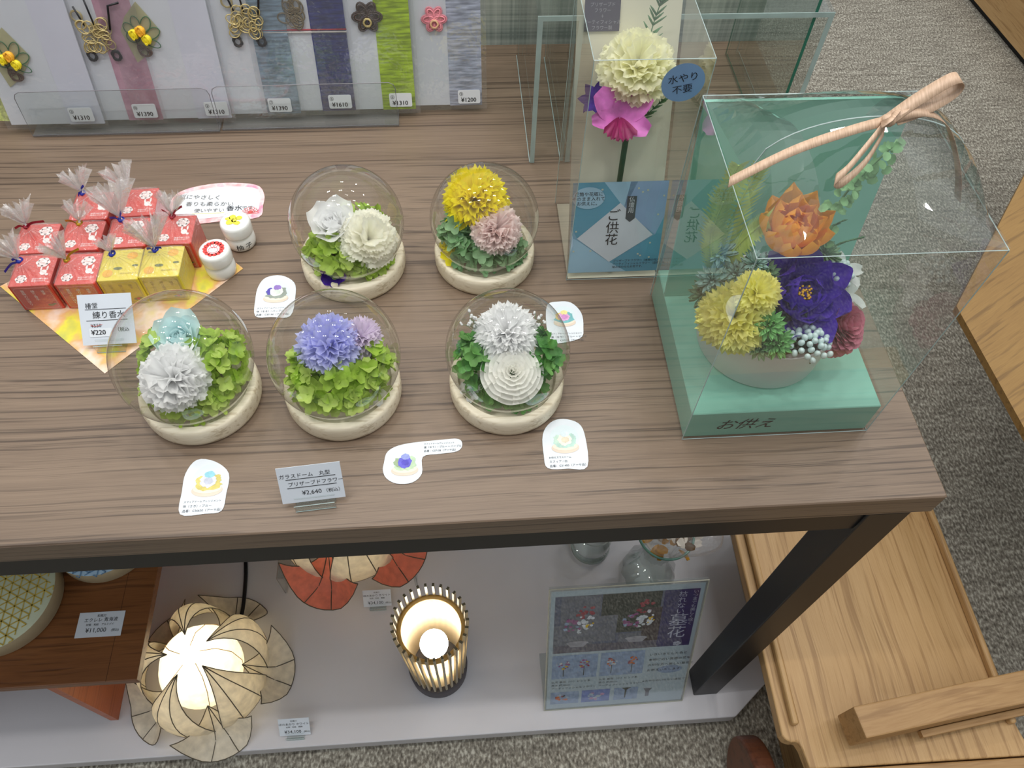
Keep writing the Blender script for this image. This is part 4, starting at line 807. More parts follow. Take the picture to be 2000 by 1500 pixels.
# ------------------------------------------------------------ gift envelopes at the back
random.seed(77)
M_ENV = mat('envelope_white', (222, 226, 232), .55, .03, 10)
def crepe(n, c, stretch=(.25, 1.6, 1), bump=.9):
    lo = tuple(int(v * .8) for v in c); hi = tuple(min(255, int(v * 1.14)) for v in c); return ramp_mat(n, [(.35, lo), (.65, hi)], 190, .6, stretch=stretch, bump=bump, detail=2)
M_GOLDW = mat('gold_cord', (196, 178, 124), .35, .15, 200, metal=.3); M_BLKW = mat('black_cord', (24, 24, 30), .4); M_GRNW = mat('green_cord', (40, 108, 66), .4, .15, 100); M_YELW = mat('yellow_cord', (240, 220, 40), .45, .12, 300); M_ORW = mat('orange_cord', (248, 180, 50), .45, .12, 300); M_BRNW = mat('brown_cord', (92, 66, 52), .45, .15, 200); M_PINKW = mat('pink_cord', (240, 146, 158), .45, .12, 200); M_REDW = mat('red_cord', (196, 24, 50), .4); M_WHW = mat('white_cord', (238, 234, 226), .4); M_DKBR = mat('dark_brown_cord', (74, 58, 50), .4, .2, 200); M_WASHI = mat('beige_washi', (196, 192, 150), .7, .12, 60, trans=.2)
def knotball(b, x, y, r, z):
    b.ball((x, y, z), r, r, r * .8, 10, 7)
    for i in range(4): b.ring(x, y, r * (.35 + .2 * i), r * (.9 - .15 * i), r * .12, i * .8, z + r * .75 - i * r * .1, 12)
def envelope(label, xr, y, band, stick, orn, wd=.104, L=.185, lean=.27, price='', num='', z=.0095, bandw=.0385, bside=1):
    t = root('gift_envelope', label, 'envelope', (xr - wd / 2, y, TZ + z), (0, 0, 0), 'gift envelopes in the clear racks')
    R_ = (PI / 2 - lean, 0, 0)
    e = MB().box((-wd / 2, 0, -.0012), (wd / 2, L, 0)).build('envelope_body', M_ENV, t, rot=R_)
    b = MB(); x1 = wd / 2 + .0002; x0 = x1 - bandw
    if bside < 0: x0, x1 = -x1, -x1 + bandw
    b.box((x0, -.0006, -.0014), (x1, L + .0004, .0006)); b.build('colour_band', band, t, rot=R_)
    ob = MB(); h = orn[1]; x = orn[2] - 0
    if orn[0] == 'bunch':
        ob.k = 0; ob.flat([(x - .012, h - .030), (x + .004, h - .020), (x + .020, h - .001), (x + .022, h + .003), (x + .012, h + .020), (x + .004, h + .033), (x - .012, h + .018), (x - .020, h + .004)], .0012)
        ob.k = 1
        for (dx, dy, rx, ry, a) in ((-.010, .006, .005, .007, .6), (-.002, .011, .0045, .008, .1), (.008, .010, .005, .009, -.5), (.013, .001, .005, .009, -1.1), (.010, -.009, .004, .009, -2), (-.008, -.002, .006, .007, 1.5)): ob.ring(x + dx, h + dy, rx, ry, .0005, a, .0024)
        ob.k = 2; knotball(ob, x - .006, h + .001, .0055, .0045); ob.k = 3; knotball(ob, x + .002, h + .0045, .0055, .0052); ob.k = 2; knotball(ob, x + .006, h - .0045, .0055, .0048); ob.k = 4
        for i in range(4): ob.ring(x - .002 + .001 * i, h - .016 - .001 * i, .004, .0065, .0007, .5 + .4 * i, .003)
        ob.tube([(x - .007, h - .004, .002), (x - .006, h - .012, .002)], .0006, 5)
        ms = [M_WASHI, M_GRNW, M_YELW, M_ORW, M_BRNW]
    elif orn[0] == 'turtle':
        ob.k = 0
        for i in range(30): ob.ring(x + random.uniform(-.014, .014), h + random.uniform(-.013, .013), random.uniform(.004, .007), random.uniform(.003, .006), .0007, random.uniform(0, 3), .003 + random.uniform(0, .003), 14, .001)
        for i in range(4): ob.ring(x - .016, h + .02, .005, .006, .0007, i * .6, .003)
        ob.k = 1
        for sx in (-1, 1):
            for i in range(4): ob.ring(x + sx * .013, h - .021, .0035, .0055, .0009, .5 * i - .5, .003)
        ob.tube([(x + .015, h + .006, .004), (x + .020, h + .030, .004), (x + .032, h + .033, .004)], .0012, 6); ob.tube([(x - .010, h + .010, .004), (x - .016, h + .030, .004)], .001, 6); ob.tube([(x, h + .010, .004), (x - .003, h + .040, .004)], .001, 6)
        ms = [M_GOLDW, M_BLKW]
    elif orn[0] == 'cord':
        ob.k = 0; ob.tube([(-wd / 2 - .001, h - .004, .0016), (wd / 2 + .001, h - .004, .0016)], .0008, 6); ob.k = 1; ob.tube([(-wd / 2 - .001, h - .0065, .0016), (wd / 2 + .001, h - .0065, .0016)], .0009, 6)
        ob.k = 2
        for i in range(14): ob.ring(x + random.uniform(-.009, .009), h + .013 + random.uniform(-.010, .010), .005, .007, .0009, random.uniform(0, 3), .003)
        ms = [M_REDW, M_WHW, mat('antique_gold_cord', (132, 118, 92), .35, .2, 200, metal=.3)]
    else:
        ob.k = 0; R2 = .014 if orn[0] == 'brown' else .012
        for i in range(6): ob.ring(x + R2 * .55 * math.cos(i * PI / 3), h + R2 * .55 * math.sin(i * PI / 3), R2 * .62, R2 * .38, .0011, i * PI / 3, .003, 16); ob.ring(x + R2 * .5 * math.cos(i * PI / 3), h + R2 * .5 * math.sin(i * PI / 3), R2 * .5, R2 * .26, .0011, i * PI / 3, .0035, 14); ob.ring(x, h, R2 * (.2 + .13 * i), R2 * (.2 + .12 * i), .0011, i, .0025, 16)
        ob.k = 1
        for i in range(3): ob.ring(x, h - R2 * .4, .0045, .0035, .0007, i, .0055, 14)
        ms = [M_DKBR, M_GOLDW] if orn[0] == 'brown' else [M_PINKW, mat('gold_pink_cord', (226, 180, 140), .4, .1, 90)]
    ob.build('cord_ornament', ms, t, True, rot=R_)
    if price:
        s_ = MB(); sx = stick[0]; sy = stick[1]; s_.prism(rounded(sx, sy, sx + .0265, sy + .0160, .002), .0046, .0049); st = s_.build('price_sticker', mat('sticker_white', (226, 228, 232), .5, .02, 20), t, rot=R_)
        q = MB(); q.text('¥' + price, sx + .0035, sy + .0022, .0062, .0052); q.text('¥' + price, sx + .0037, sy + .0022, .0062, .0052); q.text(num, sx + .0012, sy + .0098, .0046, .0052); q.build('lettering', M_INK, st)
    b = MB(); b.grid(lambda u, v: (-wd / 2 - .004 + u * (wd + .010), -.004 + v * (L + .01), .0043 + .0004 * math.sin(u * 9 + v * 14 + xr * 40)), 10, 10); sl = b.build('clear_sleeve', M_SLEEVE, t, True, rot=R_)
    return t
YLG = crepe('pale_yellow_green_washi', (196, 206, 126), (1, 1, 1), .1); PINKB = ramp_mat('mauve_pink_washi', [(.35, (186, 138, 158)), (.65, (212, 168, 184))], 60, .7, stretch=(1, 1, 1), bump=.3)
LAVB = mat('lavender_white_washi', (220, 222, 234), .6, .02, 30)
envelope('white gift envelope with yellow beaded flower ornament at the left end of the rack', -.8150, .5185, LAVB, (.0180, .004), ('bunch', .073, -.024), price='1310', num='③')
envelope('gift envelope with mauve pink band and gold turtle cord beside the leftmost white envelope', -.7497, .5235, PINKB, (.0225, .0035), ('turtle', .094, .010), price='1390', num='⑩')
envelope('white gift envelope with yellow beaded flower ornament standing right of the pink band', -.6713, .5240, LAVB, (.0250, .004), ('bunch', .094, -.024), price='1310', num='②')
envelope('gift envelope with crinkled light blue band and gold turtle cord', -.5916, .5300, crepe('light_blue_crepe', (138, 164, 182)), (.0170, .0030), ('turtle', .103, .010), price='1390', num='⑦')
envelope('gift envelope with navy blue band tied with a red and white cord', -.5272, .5320, crepe('navy_crepe', (28, 40, 122)), (.0225, .0035), ('cord', .095, -.004), price='1610', num='⑤', z=.0105)
envelope('gift envelope with bright lime band and dark brown knot', -.4561, .5335, crepe('lime_crepe', (166, 194, 38)), (.0220, .0040), ('brown', .104, .006), price='1310', num='⑥')
envelope('gift envelope with silver crepe band and pink knot at the right end', -.3765, .5400, crepe('silver_crepe', (176, 182, 200)), (.0235, .0030), ('pink', .098, .000), price='1200', num='⑨', z=.0085)
o = root('gift_envelope', 'pale yellow-green gift envelope peeking out behind the leftmost white one', 'envelope', (-.888, .5265, TZ + .0065), (0, .06, 0), 'gift envelopes in the clear racks')
MB().box((-.050, 0, -.0012), (.050, .185, 0)).build('envelope_body', YLG, o, rot=(PI / 2 - .27, 0, 0))
# racks: clear L lips with rounded corners
def rack(label, x0, x1, y, rz=0.0):
    t = root('display_rack', label, 'display rack', ((x0 + x1) / 2, y, TZ + .0003), (0, 0, rz)); w_ = (x1 - x0) / 2
    MB().box((-w_, 0, 0), (w_, .060, .0020)).build('base_plate', film('smoky_acrylic', (.75, .74, .74), .5, .06, .05, haze=.1), t)
    b = MB(); pl_ = [(-w_, 0), (w_, 0), (w_, .045), (w_ - .002, .050), (w_ - .007, .0525), (-w_ + .007, .0525), (-w_ + .002, .050), (-w_, .045)]
    b.prism(pl_, -.0010, .0005); b.build('front_lip', M_ACRYL, t, loc=(0, 0, .0022), rot=(PI / 2 - .13, 0, 0))
    e = MB(); e.tube([(p[0], p[1], 0) for p in pl_], .0004, 4, True); e.build('lip_edge', mat('smoky_edge', (120, 118, 124), .3), t, loc=(0, 0, .0022), rot=(PI / 2 - .13, 0, 0))
    MB().box((-w_, 0, -.0015), (w_, .14, 0)).build('back_rest', M_ACRYL, t, loc=(0, .024, .0022), rot=(PI / 2 - .27, 0, 0)); return t
rack('clear acrylic rack holding the envelopes at the left', -.896, -.6850, .5085, .008)
rack('clear acrylic rack holding the navy and lime envelopes', -.6825, -.4765, .5120, .008)

# ------------------------------------------------------------ acrylic risers at the back right
def riser(label, x0, x1, y0, y1, h, th, edge, mt=M_ACRYL, rightedge=None, name='acrylic_riser'):
    t = root(name, label, 'display riser', ((x0 + x1) / 2, y0, TZ + .0004)); w_ = (x1 - x0) / 2; d_ = y1 - y0
    for sx, e_ in ((-1, edge), (1, rightedge or edge)):
        xa, xb = (-w_, -w_ + th) if sx < 0 else (w_ - th, w_)
        s_ = MB().box((xa, .0004, 0), (xb, d_, h - th - .0002)).build('side_panel', mt, t)
        e = MB(); e.box((xa, -.0004, 0), (xb, .0003, h - th)); e.tube([(xa if sx < 0 else xb, .0004, .0006), (xa if sx < 0 else xb, d_, .0006)], .0005, 4); e.tube([((xa + xb) / 2, d_, 0), ((xa + xb) / 2, d_, h)], .0006, 4); e.build('panel_edge', e_, s_)
    s_ = MB().box((-w_, .0004, h - th), (w_, d_, h)).build('top_panel', mt, t); MB().box((-w_, -.0004, h - th), (w_, .0003, h)).build('panel_edge', edge, s_); return t
riser('clear acrylic riser spanning the back right of the table', -.3262, -.0310, .4420, .6500, .1775, .0052, M_EDGE)
riser('taller green-edged glass riser nested in the acrylic riser', -.2905, -.0480, .4440, .6450, .245, .003, M_EDGE, film('glass_panel', (.93, .97, .955), .9, .06, 0, power=3), M_GEDGE, 'glass_riser')

# ------------------------------------------------------------ lamps on the white platform
def petal_lamp(label, x, y, z, s, rz, petal_mat, light, shade_mat):
    t = root('petal_lamp', label, 'table lamp', (x, y, z), (0, 0, rz)); M_RIBW = mat('shade_rib', (84, 76, 62), .5, .1, 60)
    # inner globe of washi with a star opening, lit from inside
    MB().lathe([(.030, .004), (.052, .02), (.068, .05), (.070, .08), (.060, .108), (.040, .128), (.016, .137), (.0, .139)], 40).build('inner_shade', lit_paper('inner_washi', (246, 236, 212), trans=.6), t, True)
    ri = MB()
    for i in range(5):
        a = 2 * PI * i / 5 + .6; ri.tube([(r_ * math.cos(a + k_ * .12), r_ * math.sin(a + k_ * .12), zz) for k_, (r_, zz) in enumerate(((.031, .004), (.053, .02), (.0695, .05), (.0715, .08), (.0615, .109), (.041, .129), (.017, .138)))], .0007, 5)
    ri.build('shade_rib', mat('tan_rib', (176, 140, 80), .5, .1, 60), t, True)
    for i in range(5):      # five big curved panels, each with its apex near the crown
        a = 2 * PI * i / 5 + .25
        def f(u, v, a=a):
            sp = (u - .5) * 1.18 * (v ** .75) ; r_ = .030 + .078 * math.sin(v * 1.75) + .004; zz = .148 - .118 * v ** 1.7 + .014 * math.sin(v * PI) - .030 * v * (abs(u - .5) * 2) ** 2
            r_ *= 1 - .10 * v * (abs(u - .5) * 2) ** 2; return (r_ * math.cos(a + sp), r_ * math.sin(a + sp), zz)
        pn = MB().grid(f, 10, 10).build('shade_panel', shade_mat, t, True); rb = MB()
        for u in (0, .33, .67, 1): rb.tube([f(u, v / 10) for v in range(11)], .0009, 5)
        rb.tube([f(u / 10, 1) for u in range(11)], .0007, 5); rb.build('shade_rib', M_RIBW, pn, True)
    for i in range(5):      # lower petals: fans from a point on the rim, their outer corners curling up
        a = 2 * PI * i / 5 + .25 + PI / 5
        def f2(u, v, a=a):
            e = abs(u - .5) * 2; sp = (u - .5) * 1.08 * v ** .8; r_ = .070 + .078 * v * (1 - .22 * e * e)
            return (r_ * math.cos(a + sp), r_ * math.sin(a + sp), max(.070 - .085 * math.sin(v * 1.75) + .085 * v * e ** 2.2, .003))
        pn = MB().grid(f2, 12, 9).build('petal', petal_mat, t, True); rb = MB()
        for u in (0, .35, .65, 1): rb.tube([f2(u, v / 9) for v in range(10)], .0009, 5)
        rb.tube([f2(u / 12, 1) for u in range(13)], .0008, 5); rb.build('shade_rib', M_RIBW, pn, True)
    MB().ball((0, 0, .075), .020, nu=20, nv=12).build('bulb', bulb_mat('warm_bulb', (1, .95, .84), 5), t, True)
    MB().cyl((0, 0, 0), .026, .012, 24).build('foot', mat('wood_foot', (150, 104, 60), .5), t)
    d_ = bpy.data.lights.new('bulb_light', 'POINT'); d_.energy = light; d_.color = (1, .90, .76); d_.shadow_soft_size = .021; lo = bpy.data.objects.new('bulb_light', d_); C.objects.link(lo); lo.parent = t; lo.location = (0, 0, .105)
    t.scale = (s, s, s); return t
M_CREAMSH = lit_paper('cream_washi', (238, 230, 212), trans=.42); M_CORAL = lit_paper('coral_washi', (232, 134, 110), trans=.35)
petal_lamp('cream petal-shaped paper lamp with dark ribs standing on the platform at the left', -.845, .082, SZ + .0005, 0.90, .35, M_CREAMSH, .38, M_CREAMSH)
t = root('acrylic_stand', 'clear acrylic stand carrying the coral petal lamp', 'display stand', (-.625, .30, SZ + .0004))
for bx in (((-.115, -.085, .066), (.115, .115, .070)), ((-.115, -.085, 0), (-.111, .115, .066)), ((.111, -.085, 0), (.115, .115, .066))): MB().box(*bx).build('panel', M_ACRYL, t)
e = MB()
for p, q in (((-.115, -.085, .070), (.115, -.085, .070)), ((-.115, -.085, 0), (-.115, -.085, .07)), ((.115, -.085, 0), (.115, -.085, .07)), ((-.115, -.085, .07), (-.115, .115, .07))): e.tube([p, q], .0007, 4)
e.build('panel_edge', mat('dim_edge', (140, 132, 130), .4), t)
petal_lamp('coral-tipped petal paper lamp on the clear acrylic stand partly hidden by the table edge', -.622, .300, SZ + .0712, 1.0, 1.0, M_CORAL, .34, M_CREAMSH)
# slatted lamp
t = root('slatted_lamp', 'lit cylindrical lamp of thin wooden slats on a dark grey base', 'table lamp', (-.4745, .0695, SZ + .0005))
M_GREYB = mat('grey_lamp_base', (78, 74, 78), .6, .05, 40); M_SLAT = mat('pale_slat', (170, 160, 136), .5, .06, 60); M_SLATC = mat('slat_end', (92, 84, 62), .6, .1, 60)
MB().lathe([(0, 0), (.044, 0), (.0465, .002), (.0480, .036), (.0465, .0382), (0, .0382)], 48).build('base', M_GREYB, t, True).modifiers.new('e', 'EDGE_SPLIT').split_angle = .7
for i in range(30):
    a = 2 * PI * i / 30; b = MB(); b.m = Matrix.Rotation(a, 4, 'Z'); r0_, r1_ = .0400, .0550; wd = .0017
    b.add([(r0_, -wd, .0385), (r0_ + .0050, -wd, .0385), (r0_ + .0050, wd, .0385), (r0_, wd, .0385), (r1_ - .0050, -wd, .260), (r1_, -wd, .260), (r1_, wd, .260), (r1_ - .0050, wd, .260)], [(3, 2, 1, 0), (0, 1, 5, 4), (1, 2, 6, 5), (2, 3, 7, 6), (3, 0, 4, 7)])
    b.k = 1; b.add([(r1_ - .0050, -wd, .260), (r1_, -wd, .260), (r1_, wd, .260), (r1_ - .0050, wd, .260)], [(0, 1, 2, 3)])
    b.build('slat', [M_SLAT, M_SLATC], t)
MB().lathe([(.0385, .040), (.0480, .225)], 48).build('inner_shade', mat('white_film_shade', (252, 236, 204), .8, .02, 20, trans=.6), t, True)
MB().lathe([(.0430, .222), (.0495, .222), (.0495, .227), (.0430, .227), (.0430, .222)], 48).build('ring', mat('tan_ring', (200, 160, 90), .5), t, True)
MB().ball((0, 0, .150), .0215, nu=24, nv=14).build('bulb', bulb_mat('bright_bulb', (1, .97, .88), 14), t, True)
MB().cyl((0, 0, .036), .012, .098, 20).build('socket', M_PAPER, t)
d_ = bpy.data.lights.new('bulb_light', 'POINT'); d_.energy = .55; d_.color = (1, .90, .74); d_.shadow_soft_size = .022; lo = bpy.data.objects.new('bulb_light', d_); C.objects.link(lo); lo.parent = t; lo.location = (0, 0, .180)
# lamp cord
o = MB().tube(curve([(-.815, .45, SZ + .004), (-.820, .33, SZ + .004), (-.811, .24, SZ + .004), (-.812, .17, SZ + .004), (-.835, .13, SZ + .004)]), .0033, 8).build('lamp_cord', M_BLACK, None, True); tag(o, 'black cord running back from the cream petal lamp', 'cord')

# ------------------------------------------------------------ small wooden table with drum lamps at the left
BZ = .30
t = root('small_wooden_table', 'low red-brown wooden table standing on the white platform at the far left', 'table', (-1.03, .02, SZ))
o = MB().box((-.26, 0, BZ - .016 - SZ), (.162, .36, BZ - SZ)).build('tabletop', M_REDWOOD, t); bevel(o, .0012)
b = MB().box((.122, .0003, BZ - SZ), (.1217, .3597, BZ - SZ + .0003)); b.build('board_seam', mat('seam_dark', (50, 26, 12), .6), t)
for x in (.045, -.235): MB().box((x - .012, .003, .0004), (x, .33, BZ - .0165 - SZ)).build('leg', M_ORANGEWOOD, t)
def asanoha(b, cx, cy, R_, s, z):
    h = s * math.sqrt(3) / 2
    for j in range(-14, 15):
        for i in range(-14, 15):
            x = i * s + (j % 2) * s / 2; y = j * h
            if x * x + y * y > (R_ - s * .35) ** 2: continue
            for k_ in range(6):
                a = k_ * PI / 3 + PI / 6; dx, dy = math.cos(a), math.sin(a); L_2 = s * .56; nx, ny = -dy * s * .035, dx * s * .035
                b.flat([(cx + x + nx, cy + y + ny), (cx + x - nx, cy + y - ny), (cx + x + dx * L_2 - nx, cy + y + dy * L_2 - ny), (cx + x + dx * L_2 + nx, cy + y + dy * L_2 + ny)], z)
                a2 = k_ * PI / 3; d2 = (math.cos(a2), math.sin(a2)); p1 = (x + d2[0] * s * .5, y + d2[1] * s * .5); p2 = (x + dx * L_2, y + dy * L_2); q = (-(p2[1] - p1[1]), p2[0] - p1[0]); ln = math.hypot(*q) or 1; q = (q[0] / ln * s * .03, q[1] / ln * s * .03)
                b.flat([(cx + p1[0] + q[0], cy + p1[1] + q[1]), (cx + p1[0] - q[0], cy + p1[1] - q[1]), (cx + p2[0] - q[0], cy + p2[1] - q[1]), (cx + p2[0] + q[0], cy + p2[1] + q[1])], z)
def drum(label, x, y, R_, top, line, grp='drum-shaped paper lamps'):
    t = root('drum_lamp', label, 'lamp', (x, y, BZ + .0004), group=grp)
    MB().lathe([(0, 0), (R_ - .002, 0), (R_, .002), (R_, .030)], 64).build('side_band', mat('drum_side', (198, 184, 150), .6, .05, 60), t, True)
    MB().lathe([(R_, .030), (R_ - .001, .0315), (0, .032)], 64).build('paper_top', top, t, True)
    b = MB(); asanoha(b, 0, 0, R_, .0230, .0324); b.build('star_pattern', line, t)
drum('round paper drum lamp with gold star pattern on the wooden table', -1.0720, .140, .0800, mat('pale_green_paper', (206, 214, 186), .6, .04, 30), mat('gold_line', (206, 180, 80), .5, .1, 50))
drum('round light blue paper drum lamp at the back of the wooden table', -.9480, .2280, .0700, mat('pale_blue_paper', (166, 198, 222), .6, .04, 30), mat('white_blue_line', (120, 160, 200), .5, .1, 50))
o = MB().box((-.031, -.0175, 0), (.031, .0175, .0005)).build('price_card', M_CARDW, None, loc=(-.9320, .0985, BZ + .0003), rot=(0, 0, .0)); tag(o, 'price card reading 11,000 yen lying on the small wooden table', 'price card')
b = MB(); b.text('和風灯', 0, .0105, .0036, .0008, 'CENTER'); b.text('エクレレ 青海波', 0, .0040, .0055, .0008, 'CENTER'); b.text('材質：和紙　アルミパイ', 0, -.0015, .0030, .0008, 'CENTER'); b.text('¥11,000', -.004, -.0110, .0075, .0008, 'CENTER'); b.text('(税込)', .0165, -.0105, .0036, .0008); b.build('lettering', M_INK, o)
# price cards of the petal lamps
def lampcard(label, loc, rot):
    t = root('price_card', label, 'price card', loc, (0, 0, 0)); c_ = MB().box((-.024, 0, -.0003), (.024, .033, .0003)).build('sign_card', M_CARDW, t, loc=(0, 0, .006), rot=rot)
    b = MB(); b.text('和風灯', 0, .0270, .0030, .0006, 'CENTER'); b.text('ほのあかり ホワイト', 0, .0205, .0044, .0006, 'CENTER'); b.text('材質：和紙　鋼線', 0, .0155, .0028, .0006, 'CENTER'); b.text('¥34,100', -.003, .0050, .0070, .0006, 'CENTER'); b.text('(税込)', .0135, .0055, .0034, .0006); b.build('lettering', M_INK, c_); card_stand(t, .028)
lampcard('price card reading 34,100 yen on the platform right of the cream lamp', (-.7020, -.0190, SZ + .0004), (PI / 2 - .65, 0, .0))
lampcard('price card reading 34,100 yen in front of the coral lamp', (-.5780, .180, SZ + .0004), (PI / 2 - .65, 0, 0))

# ------------------------------------------------------------ poster holder
t = root('poster_stand', 'acrylic stand with a flower leaflet leaning beside the black table leg', 'poster stand', (-.1911, -.0055, SZ + .0004), (0, 0, .005))
LN = .352; PW, PH = .114, .300; R_ = (PI / 2 - LN, 0, 0)
MB().box((-PW, 0, -.0042), (PW, PH, -.0012)).build('acrylic_back', M_ACRYL, t, rot=R_)
MB().box((-PW, 0, .0008), (PW, PH, .0020)).build('acrylic_front', M_ACRYL, t, rot=R_)
MB().box((-PW, .0, 0), (PW, .09, .002)).build('foot', M_ACRYL, t)
e = MB(); pl_ = [(-PW, 0, .001), (PW, 0, .001), (PW, PH, .001), (-PW, PH, .001)]; e.tube(pl_, .0009, 5, True); e.build('acrylic_rim', mat('acrylic_rim', (190, 188, 170), .3), t, rot=R_)
g = MB(); g.k = 0; g.flat([(-PW + .003, .003), (PW - .003, .003), (PW - .003, PH - .006), (-PW + .003, PH - .006)], 0)
def rc(k_, x0, y0, x1, y1, z): g.k = k_; g.flat([(-PW + x0 * 2 * PW, PH * (1 - y1)), (-PW + x1 * 2 * PW, PH * (1 - y1)), (-PW + x1 * 2 * PW, PH * (1 - y0)), (-PW + x0 * 2 * PW, PH * (1 - y0))], z)
def XY(u, v): return (-PW + u * 2 * PW, PH * (1 - v))
rc(1, .04, .06, .96, .50, .0001); rc(2, .08, .06, .33, .28, .0002); rc(2, .04, .28, .30, .50, .0002); rc(3, .34, .06, .72, .36, .0002); rc(2, .30, .22, .45, .42, .0003); rc(4, .62, .18, .74, .46, .0003); rc(2, .47, .37, .62, .48, .0003); rc(5, .735, .06, .96, .50, .0004); rc(6, .05, .44, .74, .50, .00035)
random.seed(9)
def pflower(cx, cy, s, cols_, n, z=.0006):
    for i in range(n):
        a = random.uniform(0, 6.28); r_ = s * math.sqrt(random.random()); x, y = XY(cx, cy); g.k = random.choice(cols_); g.disc(x + r_ * math.cos(a), y + r_ * 1.2 * math.sin(a), s * random.uniform(.16, .3), z=z + i * 1e-6, n=9, jit=.3)
for cx, cy in ((.20, .25), (.59, .24)):
    pflower(cx + .04, cy - .07, .013, [8], 12); pflower(cx - .04, cy + .03, .013, [7, 7, 12], 16); pflower(cx + .03, cy + .05, .013, [9], 12); pflower(cx + .045, cy + .0, .013, [9], 9, .0008); pflower(cx + .075, cy + .03, .007, [10], 5, .0009)
    x, y = XY(cx, cy + .17); g.k = 11; g.disc(x, y, .017, .0045, .0009, 20); g.flat([(x - .016, y), (x + .016, y), (x + .010, y - .010), (x - .010, y - .010)], .00085)
rc(12, .04, .52, .35, .72, .0002); rc(12, .37, .52, .67, .72, .0002)
for cx, cs in ((.12, [7, 9, 10]), (.26, [7, 8, 10]), (.45, [8, 9, 13]), (.59, [8, 13, 13])):
    pflower(cx, .60, .0085, cs, 16); x, y = XY(cx, .62); g.k = 3; g.flat([(x - .0006, y), (x + .0006, y), (x + .0004, y - .024), (x - .0006, y - .024)], .0005)
rc(12, .04, .84, .24, .95, .0002); pflower(.12, .90, .010, [8, 13, 0, 3], 14, .0003); rc(14, .26, .84, .46, .95, .0002); pflower(.36, .90, .012, [0, 12, 15], 14, .0003); rc(12, .49, .84, .66, .95, .0002); x, y = XY(.575, .84); g.k = 3; g.flat([(x - .008, y), (x + .008, y), (x + .001, y - .006), (x, y - .028), (x - .002, y - .028), (x - .002, y - .006)], .0004); x, y = XY(.73, .86); g.k = 2; g.flat([(x - .007, y), (x + .007, y), (x + .003, y - .008), (x + .003, y - .022), (x - .003, y - .022), (x - .003, y - .008)], .0004)
x, y = XY(.86, .70); g.k = 12; g.disc(x, y, .020, .010, .0002, 20)
pm = [mat('leaflet_white', (186, 200, 214), .4, .03, 20)] + [mat('leaflet_%d' % i, c, .5, .18, 90) for i, c in enumerate(((92, 98, 128), (112, 114, 132), (30, 44, 44), (62, 44, 56), (46, 42, 108), (96, 90, 112), (156, 70, 140), (166, 32, 66), (220, 222, 232), (224, 184, 30), (160, 158, 168), (150, 170, 206), (226, 110, 40), (112, 132, 200), (200, 150, 190)))]
lf = g.build('leaflet', pm, t, rot=R_)
g = MB()
g.k = 1; g.text('枯れない', *XY(.855, .11), .0115, .0006, vert=True); g.text('墓花', *XY(.855, .325), .0260, .0006, vert=True); g.text('いつまでも美しく咲く', *XY(.935, .09), .0072, .0006, vert=True); x, y = XY(.875, .48)
for i in range(5): g.disc(x + .004 * math.cos(i * 1.26), y + .003 * math.sin(i * 1.26), .0028, z=.0006, n=8)
g.k = 0
for i, s_ in enumerate(('いきいきとした色と', '本物に近い質感の花を', '大切な方へ美しい墓花を', 'お供えいたします')): x, y = XY(.70, .57 + i * .045); g.text(s_, x, y, .0058, .0006)
for u in (.04, .37):
    for i, s_ in enumerate(('仏花 墓花（小）ピンク系', '高さ 約30cm', 'アーティフィシャルフラワー')): x, y = XY(u, .755 + i * .028); g.text(s_, x, y, .0048, .0006)
x, y = XY(.68, .80); g.text('※水やりのいらない造花です', x, y, .0052, .0006)
g.build('lettering', [mat('leaflet_print', (60, 66, 80), .6), mat('leaflet_pale_print', (196, 196, 220), .6)], lf)

# ------------------------------------------------------------ glass vase and jar beyond the poster
M_GL = film('vase_glass', (.90, .94, .92), .9, .08, .02, power=2.2, wrinkle=.3, wscale=30)
t = root('glass_vase', 'green-rimmed waisted glass vase filled with cellophane-wrapped yellow petals', 'vase', (-.0980, .2150, SZ + .0005))
pr_ = [(.0, .001), (.044, .001), (.047, .006), (.044, .030), (.030, .060), (.024, .085), (.026, .110), (.036, .150), (.044, .175)]
b = MB(); N = 48; vs = []
for r_, z_ in pr_:
    for i in range(N): a = 2 * PI * i / N; rr = r_ * (1 + .04 * math.cos(a * 12)); vs.append((rr * math.cos(a), rr * math.sin(a), z_))
b.add(vs, [(k_ * N + i, k_ * N + (i + 1) % N, (k_ + 1) * N + (i + 1) % N, (k_ + 1) * N + i) for k_ in range(len(pr_) - 1) for i in range(N)]); b.build('fluted_body', M_GL, t, True)
b = MB(); b.tube([(.045 * math.cos(2 * PI * i / 40), .045 * math.sin(2 * PI * i / 40), .176) for i in range(40)], .0022, 8, True); b.build('rim', mat('green_rim', (96, 142, 128), .2, .1, 30), t, True)
b = MB()
for i in range(46):
    p = (random.uniform(-.03, .055), random.uniform(-.03, .03), random.uniform(.165, .200)); b.k = random.choice((0, 0, 1, 2)); b.m = aim(p, (random.uniform(-1, 1), random.uniform(-1, 0), 1), random.uniform(0, 6)); b.petal(0, 1.0, 1.5, .022, .014, 'round', .15, .001, 4, 0, 4, 4); b.m = Matrix()
b.build('dried_petals', [mat('amber_petal', (206, 150, 30), .6, .2, 60, trans=.2), mat('pale_petal', (222, 214, 200), .6, .1, 60), mat('brown_petal', (128, 92, 40), .6, .2, 60)], t, True)
b = MB(); b.grid(lambda u, v: ((.020 + .052 * math.sin(PI * v) * (1 + .08 * math.sin(u * 31))) * math.cos(2 * PI * u) + .022, (.016 + .036 * math.sin(PI * v) * (1 + .08 * math.sin(u * 23))) * math.sin(2 * PI * u), .165 + .055 * v), 36, 8); b.build('cellophane', M_WRAP, t, False)
t = root('glass_jar', 'empty clear glass jar beyond the leaflet stand, left of the vase', 'jar', (-.1960, .2680, SZ + .0005))
